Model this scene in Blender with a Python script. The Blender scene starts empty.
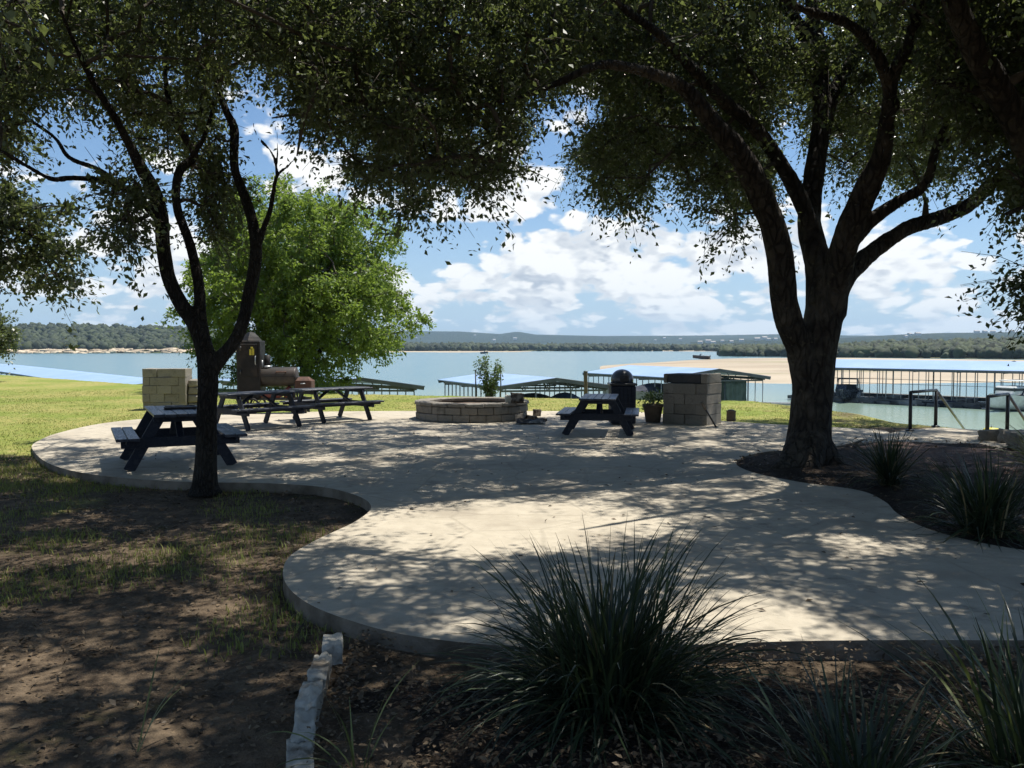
import bpy, bmesh, math, random
import numpy as np
from mathutils import Vector, Matrix, noise as mnoise

random.seed(7)
RNG = np.random.default_rng(11)
R = math.radians
scene = bpy.context.scene
col = scene.collection

# ------------------------------------------------------------------ camera
EYE = 1.65
FPX = 850.0
PITCH = R(2.56)
cp, sp = math.cos(PITCH), math.sin(PITCH)
cam_d = bpy.data.cameras.new('camera')
cam_d.sensor_width = 36.0
cam_d.lens = 36.0 * FPX / 1024.0
cam_d.clip_start = 0.05
cam_d.clip_end = 30000
cam = bpy.data.objects.new('camera', cam_d)
cam.location = (0, 0, EYE)
cam.rotation_euler = (R(90) - PITCH, 0, 0)
col.objects.link(cam)
scene.camera = cam


def ray(px, py):
    cx, cy = (px - 512) / FPX, (384 - py) / FPX
    return Vector((cx, cp + cy * sp, -sp + cy * cp))


def at(px, py, Y):                       # world point at depth y=Y
    d = ray(px, py)
    return Vector((0, 0, EYE)) + d * (Y / d.y)


def gp(px, py, z=0.0):                   # world point on the plane z
    d = ray(px, py)
    return Vector((0, 0, EYE)) + d * ((z - EYE) / d.z)


def project(P):                          # (N,3) -> px, py arrays
    x, y, z = P[:, 0], P[:, 1], P[:, 2] - EYE
    f = y * cp - z * sp
    u = y * sp + z * cp
    f = np.where(f < 0.1, np.nan, f)
    return 512 + FPX * x / f, 384 - FPX * u / f


# ------------------------------------------------------------------ sun
SUN_EL, SUN_AZ = R(70), R(58)            # azimuth from +y towards +x
SUN = Vector((math.cos(SUN_EL) * math.sin(SUN_AZ), math.cos(SUN_EL) * math.cos(SUN_AZ), math.sin(SUN_EL)))


# ------------------------------------------------------------------ object helpers
def tag(o, label=None, cat=None, group=None, kind=None):
    if label: o['label'] = label
    if cat: o['category'] = cat
    if group: o['group'] = group
    if kind: o['kind'] = kind
    return o


def thing(name, label, cat, loc=(0, 0, 0), rz=0.0, group=None):
    o = bpy.data.objects.new(name, None)
    o.empty_display_size = 0.1
    col.objects.link(o)
    o.location = loc
    o.rotation_euler = (0, 0, rz)
    return tag(o, label, cat, group)


def copy_tree(o, parent=None):
    c = o.copy()
    col.objects.link(c)
    c.parent = parent
    for ch in [k for k in o.children]:
        copy_tree(ch, c)
    return c


class MB:
    def __init__(s):
        s.v, s.f, s.sm = [], [], []

    def add(s, vs, fs, smooth=False):
        b = len(s.v)
        s.v.extend([tuple(v) for v in vs])
        for f in fs:
            s.f.append([b + i for i in f])
            s.sm.append(smooth)
        return s

    def box(s, c, size, rot=None, smooth=False):
        hx, hy, hz = size[0] / 2, size[1] / 2, size[2] / 2
        vs = [Vector((x, y, z)) for x in (-hx, hx) for y in (-hy, hy) for z in (-hz, hz)]
        if rot is not None:
            vs = [rot @ v for v in vs]
        vs = [v + Vector(c) for v in vs]
        return s.add(vs, [(0, 1, 3, 2), (4, 6, 7, 5), (0, 4, 5, 1), (2, 3, 7, 6), (0, 2, 6, 4), (1, 5, 7, 3)])

    def bbox(s, c, size, bv=0.01, rot=None, jit=0.0):
        """box with chamfered edges"""
        bm = bmesh.new()
        bmesh.ops.create_cube(bm, size=1.0)
        for v in bm.verts:
            v.co = Vector((v.co.x * size[0], v.co.y * size[1], v.co.z * size[2]))
            if jit:
                v.co += Vector((random.uniform(-jit, jit), random.uniform(-jit, jit), random.uniform(-jit, jit)))
        bmesh.ops.bevel(bm, geom=list(bm.edges), offset=bv, segments=1, affect='EDGES', profile=0.6)
        bm.verts.index_update()
        vs = [v.co.copy() for v in bm.verts]
        fs = [[v.index for v in f.verts] for f in bm.faces]
        bm.free()
        if rot is not None:
            vs = [rot @ v for v in vs]
        return s.add([v + Vector(c) for v in vs], fs)

    def beam(s, a, b, w, h, up=(0, 0, 1), bv=0.006):
        """rectangular board from a to b; w across, h along up"""
        a, b = Vector(a), Vector(b)
        d = (b - a)
        L = d.length
        x = d.normalized()
        u = Vector(up)
        y = u.cross(x)
        if y.length < 1e-4:
            y = Vector((0, 1, 0)).cross(x)
        y.normalize()
        z = x.cross(y)
        m = Matrix((x, y, z)).transposed()
        return s.bbox((a + b) / 2, (L, w, h), bv, m)

    def tube(s, pts, radii, n=8, caps=True, smooth=True):
        pts = [Vector(p) for p in pts]
        if not hasattr(radii, '__len__'):
            radii = [radii] * len(pts)
        vs, fs = [], []
        t0 = (pts[1] - pts[0]).normalized()
        ref = Vector((0, 0, 1)) if abs(t0.z) < 0.9 else Vector((1, 0, 0))
        nrm = (ref - t0 * ref.dot(t0)).normalized()
        for i, p in enumerate(pts):
            if i == 0: t = t0
            elif i == len(pts) - 1: t = (pts[i] - pts[i - 1]).normalized()
            else: t = (pts[i + 1] - pts[i - 1]).normalized()
            nrm = nrm - t * nrm.dot(t)
            if nrm.length < 1e-5:
                nrm = t.orthogonal()
            nrm.normalize()
            bn = t.cross(nrm)
            for k in range(n):
                a = 2 * math.pi * k / n
                vs.append(p + (nrm * math.cos(a) + bn * math.sin(a)) * radii[i])
        for i in range(len(pts) - 1):
            for k in range(n):
                k2 = (k + 1) % n
                fs.append((i * n + k, i * n + k2, (i + 1) * n + k2, (i + 1) * n + k))
        b = len(s.v)
        s.add(vs, fs, smooth)
        if caps:
            s.f.append([b + k for k in range(n)][::-1]); s.sm.append(False)
            s.f.append([b + (len(pts) - 1) * n + k for k in range(n)]); s.sm.append(False)
        return s

    def lathe(s, prof, n=24, c=(0, 0, 0), smooth=True):
        """prof: list of (r,z)"""
        vs, fs = [], []
        for r, z in prof:
            for k in range(n):
                a = 2 * math.pi * k / n
                vs.append((c[0] + r * math.cos(a), c[1] + r * math.sin(a), c[2] + z))
        for i in range(len(prof) - 1):
            for k in range(n):
                k2 = (k + 1) % n
                fs.append((i * n + k, i * n + k2, (i + 1) * n + k2, (i + 1) * n + k))
        fs.append([k for k in range(n)][::-1])
        fs.append([(len(prof) - 1) * n + k for k in range(n)])
        return s.add(vs, fs, smooth)

    def xform(s, m):
        s.v = [tuple(m @ Vector(v)) for v in s.v]
        return s

    def build(s, name, mat=None, parent=None, loc=None, recalc=False):
        me = bpy.data.meshes.new(name)
        me.from_pydata(s.v, [], s.f)
        me.polygons.foreach_set('use_smooth', s.sm)
        if recalc:
            bm = bmesh.new(); bm.from_mesh(me)
            bmesh.ops.recalc_face_normals(bm, faces=bm.faces)
            bm.to_mesh(me); bm.free()
        me.update()
        if mat: me.materials.append(mat)
        o = bpy.data.objects.new(name, me)
        col.objects.link(o)
        if parent: o.parent = parent
        if loc is not None: o.location = loc
        return o


def np_mesh(name, V, F, mat=None, parent=None, smooth=False, attrs=None, k=4):
    """V (N,3), F (M,k) arrays -> object. attrs: {name: (domain, array)}"""
    me = bpy.data.meshes.new(name)
    V = np.ascontiguousarray(V, dtype=np.float32)
    F = np.ascontiguousarray(F, dtype=np.int32)
    me.vertices.add(len(V))
    me.vertices.foreach_set('co', V.ravel())
    me.loops.add(F.size)
    me.loops.foreach_set('vertex_index', F.ravel())
    me.polygons.add(len(F))
    me.polygons.foreach_set('loop_start', np.arange(0, F.size, k, dtype=np.int32))
    me.polygons.foreach_set('loop_total', np.full(len(F), k, dtype=np.int32))
    if smooth:
        me.polygons.foreach_set('use_smooth', np.ones(len(F), dtype=bool))
    if attrs:
        for an, (dom, arr) in attrs.items():
            a = me.attributes.new(an, 'FLOAT', dom)
            a.data.foreach_set('value', np.ascontiguousarray(arr, dtype=np.float32))
    me.update(calc_edges=True)
    if mat: me.materials.append(mat)
    o = bpy.data.objects.new(name, me)
    col.objects.link(o)
    if parent: o.parent = parent
    return o


# ------------------------------------------------------------------ materials
class NT:
    def __init__(s, tree):
        s.t = tree
        tree.nodes.clear()

    def n(s, typ, **kw):
        nd = s.t.nodes.new(typ)
        for k, v in kw.items():
            if k.startswith('in_'):
                key = k[3:]
                nd.inputs[int(key) if key.isdigit() else key.replace('_', ' ')].default_value = v
            else:
                setattr(nd, k, v)
        return nd

    def l(s, a, b):
        s.t.links.new(a, b)

    def put(s, sock, v):
        if hasattr(v, 'is_output'): s.l(v, sock)
        else: sock.default_value = v

    def m(s, op, a, b=0.0, c=None, clamp=False):
        nd = s.n('ShaderNodeMath', operation=op, use_clamp=clamp)
        s.put(nd.inputs[0], a); s.put(nd.inputs[1], b)
        if c is not None: s.put(nd.inputs[2], c)
        return nd.outputs[0]

    def mix(s, f, a, b):
        nd = s.n('ShaderNodeMix', data_type='RGBA')
        s.put(nd.inputs[0], f)
        for i, v in ((6, a), (7, b)):
            if isinstance(v, (tuple, list)) and len(v) == 3: v = (*v, 1)
            s.put(nd.inputs[i], v)
        return nd.outputs[2]

    def ramp(s, v, lo, hi, a=0.0, b=1.0, smooth=True):
        nd = s.n('ShaderNodeMapRange', interpolation_type='SMOOTHSTEP' if smooth else 'LINEAR')
        s.put(nd.inputs[0], v)
        nd.inputs[1].default_value, nd.inputs[2].default_value = lo, hi
        nd.inputs[3].default_value, nd.inputs[4].default_value = a, b
        return nd.outputs[0]

    def noise(s, vec, scale, detail=4, rough=0.55, dist=0.0):
        nd = s.n('ShaderNodeTexNoise')
        if vec is not None: s.l(vec, nd.inputs['Vector'])
        nd.inputs['Scale'].default_value = scale
        nd.inputs['Detail'].default_value = detail
        nd.inputs['Roughness'].default_value = rough
        nd.inputs['Distortion'].default_value = dist
        return nd.outputs['Fac']


def newmat(name):
    m = bpy.data.materials.new(name)
    m.use_nodes = True
    return m, NT(m.node_tree)


def finish(nt, color, rough=0.8, spec=0.3, bump=None, bstr=0.4, bdist=0.02, metallic=0.0, extra=None):
    out = nt.n('ShaderNodeOutputMaterial')
    p = nt.n('ShaderNodeBsdfPrincipled')
    nt.put(p.inputs['Base Color'], (*color, 1) if isinstance(color, tuple) and len(color) == 3 else color)
    nt.put(p.inputs['Roughness'], rough)
    p.inputs['Specular IOR Level'].default_value = spec
    p.inputs['Metallic'].default_value = metallic
    if bump is not None:
        b = nt.n('ShaderNodeBump')
        b.inputs['Strength'].default_value = bstr
        b.inputs['Distance'].default_value = bdist
        nt.l(bump, b.inputs['Height'])
        nt.l(b.outputs[0], p.inputs['Normal'])
    nt.l(p.outputs[0], out.inputs['Surface'])
    return p, out


def simple(name, c1, c2=None, scale=6.0, rough=0.7, spec=0.3, bstr=0.3, bscale=None, bdist=0.01, metallic=0.0, c3=None, stretch=None, world=False):
    m, nt = newmat(name)
    tc = nt.n('ShaderNodeTexCoord')
    if world:
        vec = nt.n('ShaderNodeNewGeometry').outputs['Position']
    else:
        vec = tc.outputs['Object']
    if stretch:
        mp = nt.n('ShaderNodeMapping')
        mp.inputs['Scale'].default_value = stretch
        nt.l(vec, mp.inputs['Vector'])
        vec = mp.outputs[0]
    c2 = c2 or tuple(x * 0.7 for x in c1)
    f = nt.ramp(nt.noise(vec, scale, 5), 0.35, 0.65)
    colr = nt.mix(f, c1, c2)
    if c3:
        colr = nt.mix(nt.ramp(nt.noise(vec, scale * 0.37, 5, 0.6), 0.52, 0.68), colr, c3)
    rg = nt.ramp(nt.noise(vec, scale * 1.7, 3), 0.3, 0.7, max(0.02, rough - 0.08), min(1, rough + 0.08))
    finish(nt, colr, rg, spec, nt.noise(vec, bscale or scale * 5, 6, 0.6), bstr, bdist, metallic)
    return m


def leaf_mat(name, dark, light, trans, tfac=0.3, gloss=0.35):
    m, nt = newmat(name)
    at_ = nt.n('ShaderNodeAttribute', attribute_name='rnd')
    c = nt.mix(at_.outputs['Fac'], dark, light)
    out = nt.n('ShaderNodeOutputMaterial')
    p = nt.n('ShaderNodeBsdfPrincipled')
    nt.l(c, p.inputs['Base Color'])
    p.inputs['Roughness'].default_value = gloss
    p.inputs['Specular IOR Level'].default_value = 0.4
    t = nt.n('ShaderNodeBsdfTranslucent')
    t.inputs['Color'].default_value = (*trans, 1)
    mx = nt.n('ShaderNodeMixShader')
    mx.inputs[0].default_value = tfac
    nt.l(p.outputs[0], mx.inputs[1]); nt.l(t.outputs[0], mx.inputs[2])
    nt.l(mx.outputs[0], out.inputs['Surface'])
    return m


M = {}
M['oak_leaf'] = leaf_mat('oak_leaf', (0.036, 0.05, 0.027), (0.12, 0.146, 0.072), (0.20, 0.25, 0.07), 0.34)
M['elm_leaf'] = leaf_mat('elm_leaf', (0.078, 0.135, 0.023), (0.185, 0.255, 0.044), (0.26, 0.37, 0.055), 0.42, 0.5)
M['shrub_leaf'] = leaf_mat('shrub_leaf', (0.06, 0.1, 0.03), (0.13, 0.19, 0.06), (0.15, 0.22, 0.06), 0.3, 0.5)
M['blade'] = leaf_mat('blade', (0.016, 0.026, 0.016), (0.05, 0.075, 0.032), (0.06, 0.09, 0.03), 0.15, 0.38)
M['blade_yellow'] = leaf_mat('blade_yellow', (0.04, 0.055, 0.02), (0.16, 0.19, 0.07), (0.2, 0.24, 0.06), 0.25, 0.4)
M['blade_dry'] = leaf_mat('blade_dry', (0.11, 0.085, 0.04), (0.28, 0.23, 0.12), (0.2, 0.16, 0.06), 0.15, 0.6)
M['lawn_blade'] = leaf_mat('lawn_blade', (0.16, 0.20, 0.04), (0.27, 0.27, 0.075), (0.22, 0.26, 0.05), 0.25, 0.6)
M['litter'] = leaf_mat('litter', (0.035, 0.024, 0.014), (0.19, 0.135, 0.078), (0.1, 0.06, 0.02), 0.1, 0.6)
M['far_leaf'] = leaf_mat('far_leaf', (0.012, 0.02, 0.011), (0.055, 0.072, 0.03), (0.05, 0.06, 0.02), 0.1, 0.8)


def bark(name, c1, c2, sc=1.0):
    m, nt = newmat(name)
    pos = nt.n('ShaderNodeNewGeometry').outputs['Position']
    mp = nt.n('ShaderNodeMapping')
    mp.inputs['Scale'].default_value = (1, 1, 0.33)
    nt.l(pos, mp.inputs['Vector'])
    nz = nt.n('ShaderNodeTexNoise'); nz.inputs['Scale'].default_value = 5 * sc
    nt.l(mp.outputs[0], nz.inputs['Vector'])
    mv = nt.mix(0.12, mp.outputs[0], nz.outputs['Color'])
    v = nt.n('ShaderNodeTexVoronoi', feature='DISTANCE_TO_EDGE')
    v.inputs['Scale'].default_value = 12 * sc
    nt.l(mv, v.inputs['Vector'])
    crack = nt.ramp(v.outputs['Distance'], 0.0, 0.22)
    fine = nt.noise(pos, 40 * sc, 6, 0.65)
    h = nt.m('ADD', nt.m('MULTIPLY', crack, 0.8), nt.m('MULTIPLY', fine, 0.5))
    c = nt.mix(crack, tuple(x * 0.5 for x in c1), c1)
    c = nt.mix(nt.ramp(nt.noise(pos, 2.2, 5, 0.6), 0.45, 0.7), c, c2)
    c = nt.mix(nt.ramp(nt.noise(pos, 9, 4, 0.6), 0.6, 0.75), c, (c2[0] * 1.25, c2[1] * 1.28, c2[2] * 1.1))
    finish(nt, c, 0.9, 0.2, h, 1.0, 0.06)
    return m


M['bark'] = bark('bark', (0.05, 0.042, 0.034), (0.105, 0.09, 0.07))
M['bark_fine'] = bark('bark_fine', (0.04, 0.034, 0.028), (0.068, 0.06, 0.05), 2.2)
M['twig'] = simple('twig', (0.06, 0.05, 0.04), (0.10, 0.085, 0.07), 8, 0.9, 0.2, 0.3, world=True)
M['navy_wood'] = simple('navy_wood', (0.013, 0.017, 0.029), (0.021, 0.026, 0.039), 5, 0.6, 0.2, 0.35, 30, 0.004, c3=(0.035, 0.039, 0.05), stretch=(1, 8, 8))
M['navy_wood_pale'] = simple('navy_wood_pale', (0.018, 0.024, 0.041), (0.03, 0.037, 0.056), 4, 0.42, 0.4, 0.35, 30, 0.004, c3=(0.06, 0.066, 0.085), stretch=(1, 8, 8))  # tabletops and seats: paler and glossier than the legs
M['black_metal'] = simple('black_metal', (0.015, 0.016, 0.018), (0.03, 0.03, 0.032), 9, 0.45, 0.5, 0.2, 40, 0.002, c3=(0.05, 0.04, 0.035))
M['smoker_metal'] = simple('smoker_metal', (0.012, 0.011, 0.0105), (0.018, 0.017, 0.016), 5, 0.6, 0.25, 0.3, 40, 0.003, c3=(0.038, 0.029, 0.023))
M['smoker_barrel'] = simple('smoker_barrel', (0.028, 0.025, 0.022), (0.042, 0.037, 0.031), 5, 0.55, 0.3, 0.3, 40, 0.003, c3=(0.055, 0.042, 0.034))
M['rust'] = simple('rust', (0.10, 0.052, 0.036), (0.07, 0.04, 0.03), 9, 0.8, 0.3, 0.4, 40, 0.004, c3=(0.15, 0.08, 0.05))
M['red_paint'] = simple('red_paint', (0.18, 0.04, 0.03), (0.13, 0.04, 0.028), 9, 0.5, 0.4, 0.2, 40, 0.002, c3=(0.12, 0.06, 0.04))
M['yellow'] = simple('yellow', (0.65, 0.55, 0.06), (0.5, 0.42, 0.05), 9, 0.5, 0.4, 0.1)
M['rubber'] = simple('rubber', (0.02, 0.02, 0.02), (0.035, 0.033, 0.03), 12, 0.8, 0.3, 0.2)
M['steel'] = simple('steel', (0.36, 0.37, 0.38), (0.26, 0.27, 0.28), 6, 0.4, 0.5, 0.15, metallic=0.6)
M['dock_steel'] = simple('dock_steel', (0.10, 0.115, 0.12), (0.07, 0.08, 0.085), 2, 0.55, 0.4, 0.15)
M['dock_post'] = simple('dock_post', (0.45, 0.46, 0.45), (0.30, 0.31, 0.30), 1.2, 0.5, 0.4, 0.15, c3=(0.16, 0.11, 0.07))
M['float'] = simple('float', (0.16, 0.16, 0.15), (0.06, 0.06, 0.06), 0.8, 0.8, 0.3, 0.4, c3=(0.3, 0.29, 0.27))
M['white_paint'] = simple('white_paint', (0.78, 0.78, 0.76), (0.65, 0.65, 0.63), 3, 0.4, 0.5, 0.1)
M['hull_dark'] = simple('hull_dark', (0.02, 0.025, 0.035), (0.03, 0.035, 0.05), 3, 0.25, 0.5, 0.05)
M['hull_grey'] = simple('hull_grey', (0.26, 0.27, 0.28), (0.19, 0.2, 0.21), 2, 0.35, 0.5, 0.05)
M['canvas_dark'] = simple('canvas_dark', (0.03, 0.035, 0.05), (0.05, 0.055, 0.07), 3, 0.85, 0.2, 0.3)
M['canvas_blue'] = simple('canvas_blue', (0.03, 0.05, 0.12), (0.05, 0.07, 0.14), 3, 0.85, 0.2, 0.3)
M['canvas_green'] = simple('canvas_green', (0.10, 0.135, 0.125), (0.055, 0.08, 0.075), 1.4, 0.85, 0.2, 0.5, 6, 0.05, c3=(0.2, 0.24, 0.23))
M['dark_glass'] = simple('dark_glass', (0.015, 0.02, 0.025), (0.02, 0.026, 0.03), 3, 0.1, 0.6, 0.02)
M['terracotta'] = simple('terracotta', (0.13, 0.10, 0.075), (0.18, 0.14, 0.10), 7, 0.85, 0.2, 0.4, c3=(0.08, 0.065, 0.05))
M['old_wood'] = simple('old_wood', (0.12, 0.095, 0.07), (0.18, 0.15, 0.12), 6, 0.85, 0.2, 0.5, stretch=(6, 6, 0.7))
M['char_wood'] = simple('char_wood', (0.04, 0.035, 0.03), (0.10, 0.08, 0.065), 9, 0.9, 0.2, 0.6, c3=(0.26, 0.24, 0.22))
M['ash'] = simple('ash', (0.16, 0.11, 0.085), (0.09, 0.065, 0.05), 8, 0.95, 0.1, 0.8, 25, 0.03, c3=(0.3, 0.25, 0.2))
M['dark_cloth'] = simple('dark_cloth', (0.03, 0.032, 0.034), (0.06, 0.06, 0.06), 6, 0.9, 0.2, 0.5, c3=(0.2, 0.2, 0.19))
M['limestone'] = simple('limestone', (0.48, 0.46, 0.40), (0.36, 0.345, 0.30), 7, 0.9, 0.2, 0.7, 28, 0.02, c3=(0.13, 0.11, 0.085), world=True)
M['cliff'] = simple('cliff', (0.62, 0.52, 0.38), (0.42, 0.33, 0.23), 0.12, 0.9, 0.2, 0.9, 0.5, 1.0, c3=(0.16, 0.13, 0.09), world=True)
M['house_wall'] = simple('house_wall', (0.75, 0.74, 0.7), (0.65, 0.64, 0.6), 0.2, 0.8)
M['house_roof'] = simple('house_roof', (0.4, 0.37, 0.34), (0.3, 0.28, 0.26), 0.2, 0.8)


def block_stone(name, c1, c2, c3):
    m, nt = newmat(name)
    pos = nt.n('ShaderNodeNewGeometry').outputs['Position']
    a = nt.n('ShaderNodeAttribute', attribute_name='rnd')
    c = nt.mix(a.outputs['Fac'], c1, c2)
    c = nt.mix(nt.ramp(nt.noise(pos, 5, 6, 0.65), 0.5, 0.72), c, c3)
    c = nt.mix(nt.ramp(nt.noise(pos, 38, 4, 0.6), 0.55, 0.75), c, tuple(x * 0.6 for x in c1))
    finish(nt, c, 0.9, 0.2, nt.noise(pos, 24, 7, 0.65), 0.8, 0.02)
    return m


M['block'] = block_stone('block', (0.225, 0.204, 0.172), (0.28, 0.255, 0.216), (0.165, 0.148, 0.125))
M['block_grey'] = block_stone('block_grey', (0.215, 0.195, 0.165), (0.30, 0.275, 0.235), (0.14, 0.127, 0.105))


def roof_mat():
    m, nt = newmat('blue_roof')
    tc = nt.n('ShaderNodeTexCoord').outputs['Object']
    w = nt.n('ShaderNodeTexWave', wave_type='BANDS', bands_direction='Y')
    w.inputs['Scale'].default_value = 1.0
    nt.l(tc, w.inputs['Vector'])
    c = nt.mix(nt.ramp(nt.noise(tc, 0.35, 5), 0.4, 0.65), (0.25, 0.36, 0.53), (0.29, 0.40, 0.57))
    c = nt.mix(nt.ramp(nt.noise(tc, 1.6, 5, 0.7), 0.6, 0.8), c, (0.36, 0.40, 0.44))
    finish(nt, c, 0.42, 0.5, w.outputs['Fac'], 0.4, 0.04)
    return m


M['blue_roof'] = roof_mat()


def ground_mat():
    m, nt = newmat('ground')
    pos = nt.n('ShaderNodeNewGeometry').outputs['Position']
    a = nt.n('ShaderNodeAttribute', attribute_name='grassy').outputs['Fac']
    n1 = nt.noise(pos, 0.9, 7, 0.62)
    n2 = nt.noise(pos, 7.0, 6, 0.65)
    n3 = nt.noise(pos, 45.0, 4, 0.6)
    dirt = nt.mix(nt.ramp(n2, 0.38, 0.62), (0.08, 0.058, 0.039), (0.145, 0.108, 0.072))
    dirt = nt.mix(nt.ramp(n3, 0.55, 0.72), dirt, (0.19, 0.14, 0.09))
    dirt = nt.mix(nt.ramp(n1, 0.5, 0.68), dirt, (0.052, 0.04, 0.028))
    lawn = nt.mix(nt.ramp(nt.noise(pos, 0.28, 6, 0.6), 0.36, 0.62), (0.19, 0.235, 0.045), (0.33, 0.29, 0.10))
    lawn = nt.mix(nt.ramp(n2, 0.42, 0.7), lawn, (0.15, 0.20, 0.04))
    lawn = nt.mix(nt.ramp(nt.noise(pos, 1.7, 6, 0.65), 0.58, 0.74), lawn, (0.37, 0.31, 0.14))
    f = nt.ramp(nt.m('ADD', a, nt.m('MULTIPLY', nt.m('SUBTRACT', n1, 0.5), 1.1)), 0.35, 0.65)
    c = nt.mix(f, dirt, lawn)
    h = nt.m('ADD', nt.m('MULTIPLY', n3, 0.5), n2)
    finish(nt, c, 0.95, 0.15, h, 0.9, 0.05)
    return m


def concrete_mat():
    m, nt = newmat('patio_concrete')
    pos = nt.n('ShaderNodeNewGeometry').outputs['Position']
    n1 = nt.noise(pos, 0.8, 6, 0.6)
    n2 = nt.noise(pos, 5.5, 7, 0.65)
    n3 = nt.noise(pos, 60.0, 4, 0.6)
    c = nt.mix(nt.ramp(n2, 0.35, 0.65), (0.40, 0.355, 0.28), (0.46, 0.41, 0.325))
    c = nt.mix(nt.ramp(n1, 0.48, 0.68), c, (0.335, 0.293, 0.23))
    c = nt.mix(nt.ramp(nt.noise(pos, 2.4, 7, 0.7), 0.55, 0.72), c, (0.23, 0.205, 0.165))
    c = nt.mix(nt.ramp(n3, 0.6, 0.78), c, (0.26, 0.235, 0.195))
    # hairline seams of the stamped slabs
    nz = nt.n('ShaderNodeTexNoise'); nz.inputs['Scale'].default_value = 1.3
    nt.l(pos, nz.inputs['Vector'])
    mv = nt.mix(0.10, pos, nz.outputs['Color'])
    v = nt.n('ShaderNodeTexVoronoi', feature='DISTANCE_TO_EDGE')
    v.inputs['Scale'].default_value = 1.15
    nt.l(mv, v.inputs['Vector'])
    seam = nt.ramp(v.outputs['Distance'], 0.0, 0.03)
    c = nt.mix(nt.m('MULTIPLY', nt.m('SUBTRACT', 1.0, seam), 0.22), c, (0.19, 0.165, 0.13))
    h = nt.m('ADD', nt.m('ADD', nt.m('MULTIPLY', n3, 0.25), n2), nt.m('MULTIPLY', seam, 0.4))
    finish(nt, c, 0.85, 0.25, h, 0.6, 0.02)
    return m


def mulch_mat(name, c1, c2, c3):
    m, nt = newmat(name)
    pos = nt.n('ShaderNodeNewGeometry').outputs['Position']
    n2 = nt.noise(pos, 9.0, 6, 0.65)
    v = nt.n('ShaderNodeTexVoronoi'); v.inputs['Scale'].default_value = 38
    nt.l(pos, v.inputs['Vector'])
    c = nt.mix(nt.ramp(n2, 0.36, 0.64), c1, c2)
    c = nt.mix(nt.ramp(nt.noise(pos, 55, 3, 0.6), 0.6, 0.74), c, c3)
    h = nt.m('ADD', nt.m('MULTIPLY', v.outputs['Distance'], 0.8), n2)
    finish(nt, c, 0.95, 0.15, h, 1.0, 0.05)
    return m


M['ground'] = ground_mat()
M['concrete'] = concrete_mat()
M['mulch'] = mulch_mat('mulch', (0.03, 0.022, 0.016), (0.06, 0.044, 0.032), (0.11, 0.08, 0.055))
M['mulch_red'] = mulch_mat('mulch_red', (0.12, 0.082, 0.07), (0.175, 0.125, 0.105), (0.24, 0.18, 0.14))


def water_mat():
    m, nt = newmat('water')
    pos = nt.n('ShaderNodeNewGeometry').outputs['Position']
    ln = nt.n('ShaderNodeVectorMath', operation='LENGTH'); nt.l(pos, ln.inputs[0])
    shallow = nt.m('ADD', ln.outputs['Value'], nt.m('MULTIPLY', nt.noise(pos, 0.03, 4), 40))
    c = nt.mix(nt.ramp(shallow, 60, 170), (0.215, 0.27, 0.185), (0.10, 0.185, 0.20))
    mp = nt.n('ShaderNodeMapping'); mp.inputs['Scale'].default_value = (0.5, 1.0, 1)
    nt.l(pos, mp.inputs['Vector'])
    h = nt.m('ADD', nt.noise(mp.outputs[0], 1.6, 5, 0.6), nt.noise(mp.outputs[0], 0.22, 3, 0.5))
    p, o = finish(nt, c, 0.22, 0.5, h, 0.28, 0.12)
    p.inputs['IOR'].default_value = 1.33
    return m


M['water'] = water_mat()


def sand_mat():
    m, nt = newmat('sand')
    pos = nt.n('ShaderNodeNewGeometry').outputs['Position']
    mp = nt.n('ShaderNodeMapping'); mp.inputs['Scale'].default_value = (0.25, 1.0, 1.0)
    nt.l(pos, mp.inputs['Vector'])
    n1 = nt.noise(mp.outputs[0], 0.03, 6, 0.6)
    c = nt.mix(nt.ramp(n1, 0.4, 0.62), (0.42, 0.355, 0.265), (0.33, 0.275, 0.205))
    c = nt.mix(nt.ramp(nt.noise(mp.outputs[0], 0.05, 7, 0.65), 0.53, 0.68), c, (0.22, 0.215, 0.12))
    c = nt.mix(nt.ramp(nt.noise(mp.outputs[0], 0.12, 5, 0.6), 0.55, 0.72), c, (0.29, 0.215, 0.155))
    finish(nt, c, 0.95, 0.15, nt.noise(pos, 1.5, 6, 0.6), 0.5, 0.2)
    return m


M['sand'] = sand_mat()


def hill_mat(name, c1, c2, scale):
    m, nt = newmat(name)
    pos = nt.n('ShaderNodeNewGeometry').outputs['Position']
    c = nt.mix(nt.ramp(nt.noise(pos, scale, 7, 0.65), 0.4, 0.62), c1, c2)
    c = nt.mix(nt.ramp(nt.noise(pos, scale * 0.23, 5, 0.6), 0.58, 0.72), c, tuple(v * 1.6 for v in c2))
    v = nt.n('ShaderNodeTexVoronoi'); v.inputs['Scale'].default_value = scale * 3
    nt.l(pos, v.inputs['Vector'])
    finish(nt, c, 0.95, 0.1, v.outputs['Distance'], 1.0, 6.0)
    return m


M['hill_far'] = hill_mat('hill_far', (0.016, 0.026, 0.018), (0.036, 0.048, 0.028), 0.03)
M['hill_mid'] = hill_mat('hill_mid', (0.055, 0.07, 0.03), (0.12, 0.115, 0.06), 0.06)

# ------------------------------------------------------------------ terrain
WATER = -3.9
brow = np.array([(-160, 125), (-90, 78), (-52, 62), (-30, 50), (-17, 38), (-6, 30), (1.55, 27.5), (7.4, 26), (8.5, 21.6),
                 (8.35, 18.6), (9.2, 17.4), (10.9, 15.4), (13.5, 13.5), (20, 10), (34, 5), (90, -12)], float)
land_poly = np.vstack([brow, [(300, -60), (300, -400), (-500, -400), (-500, 160)]])


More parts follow.
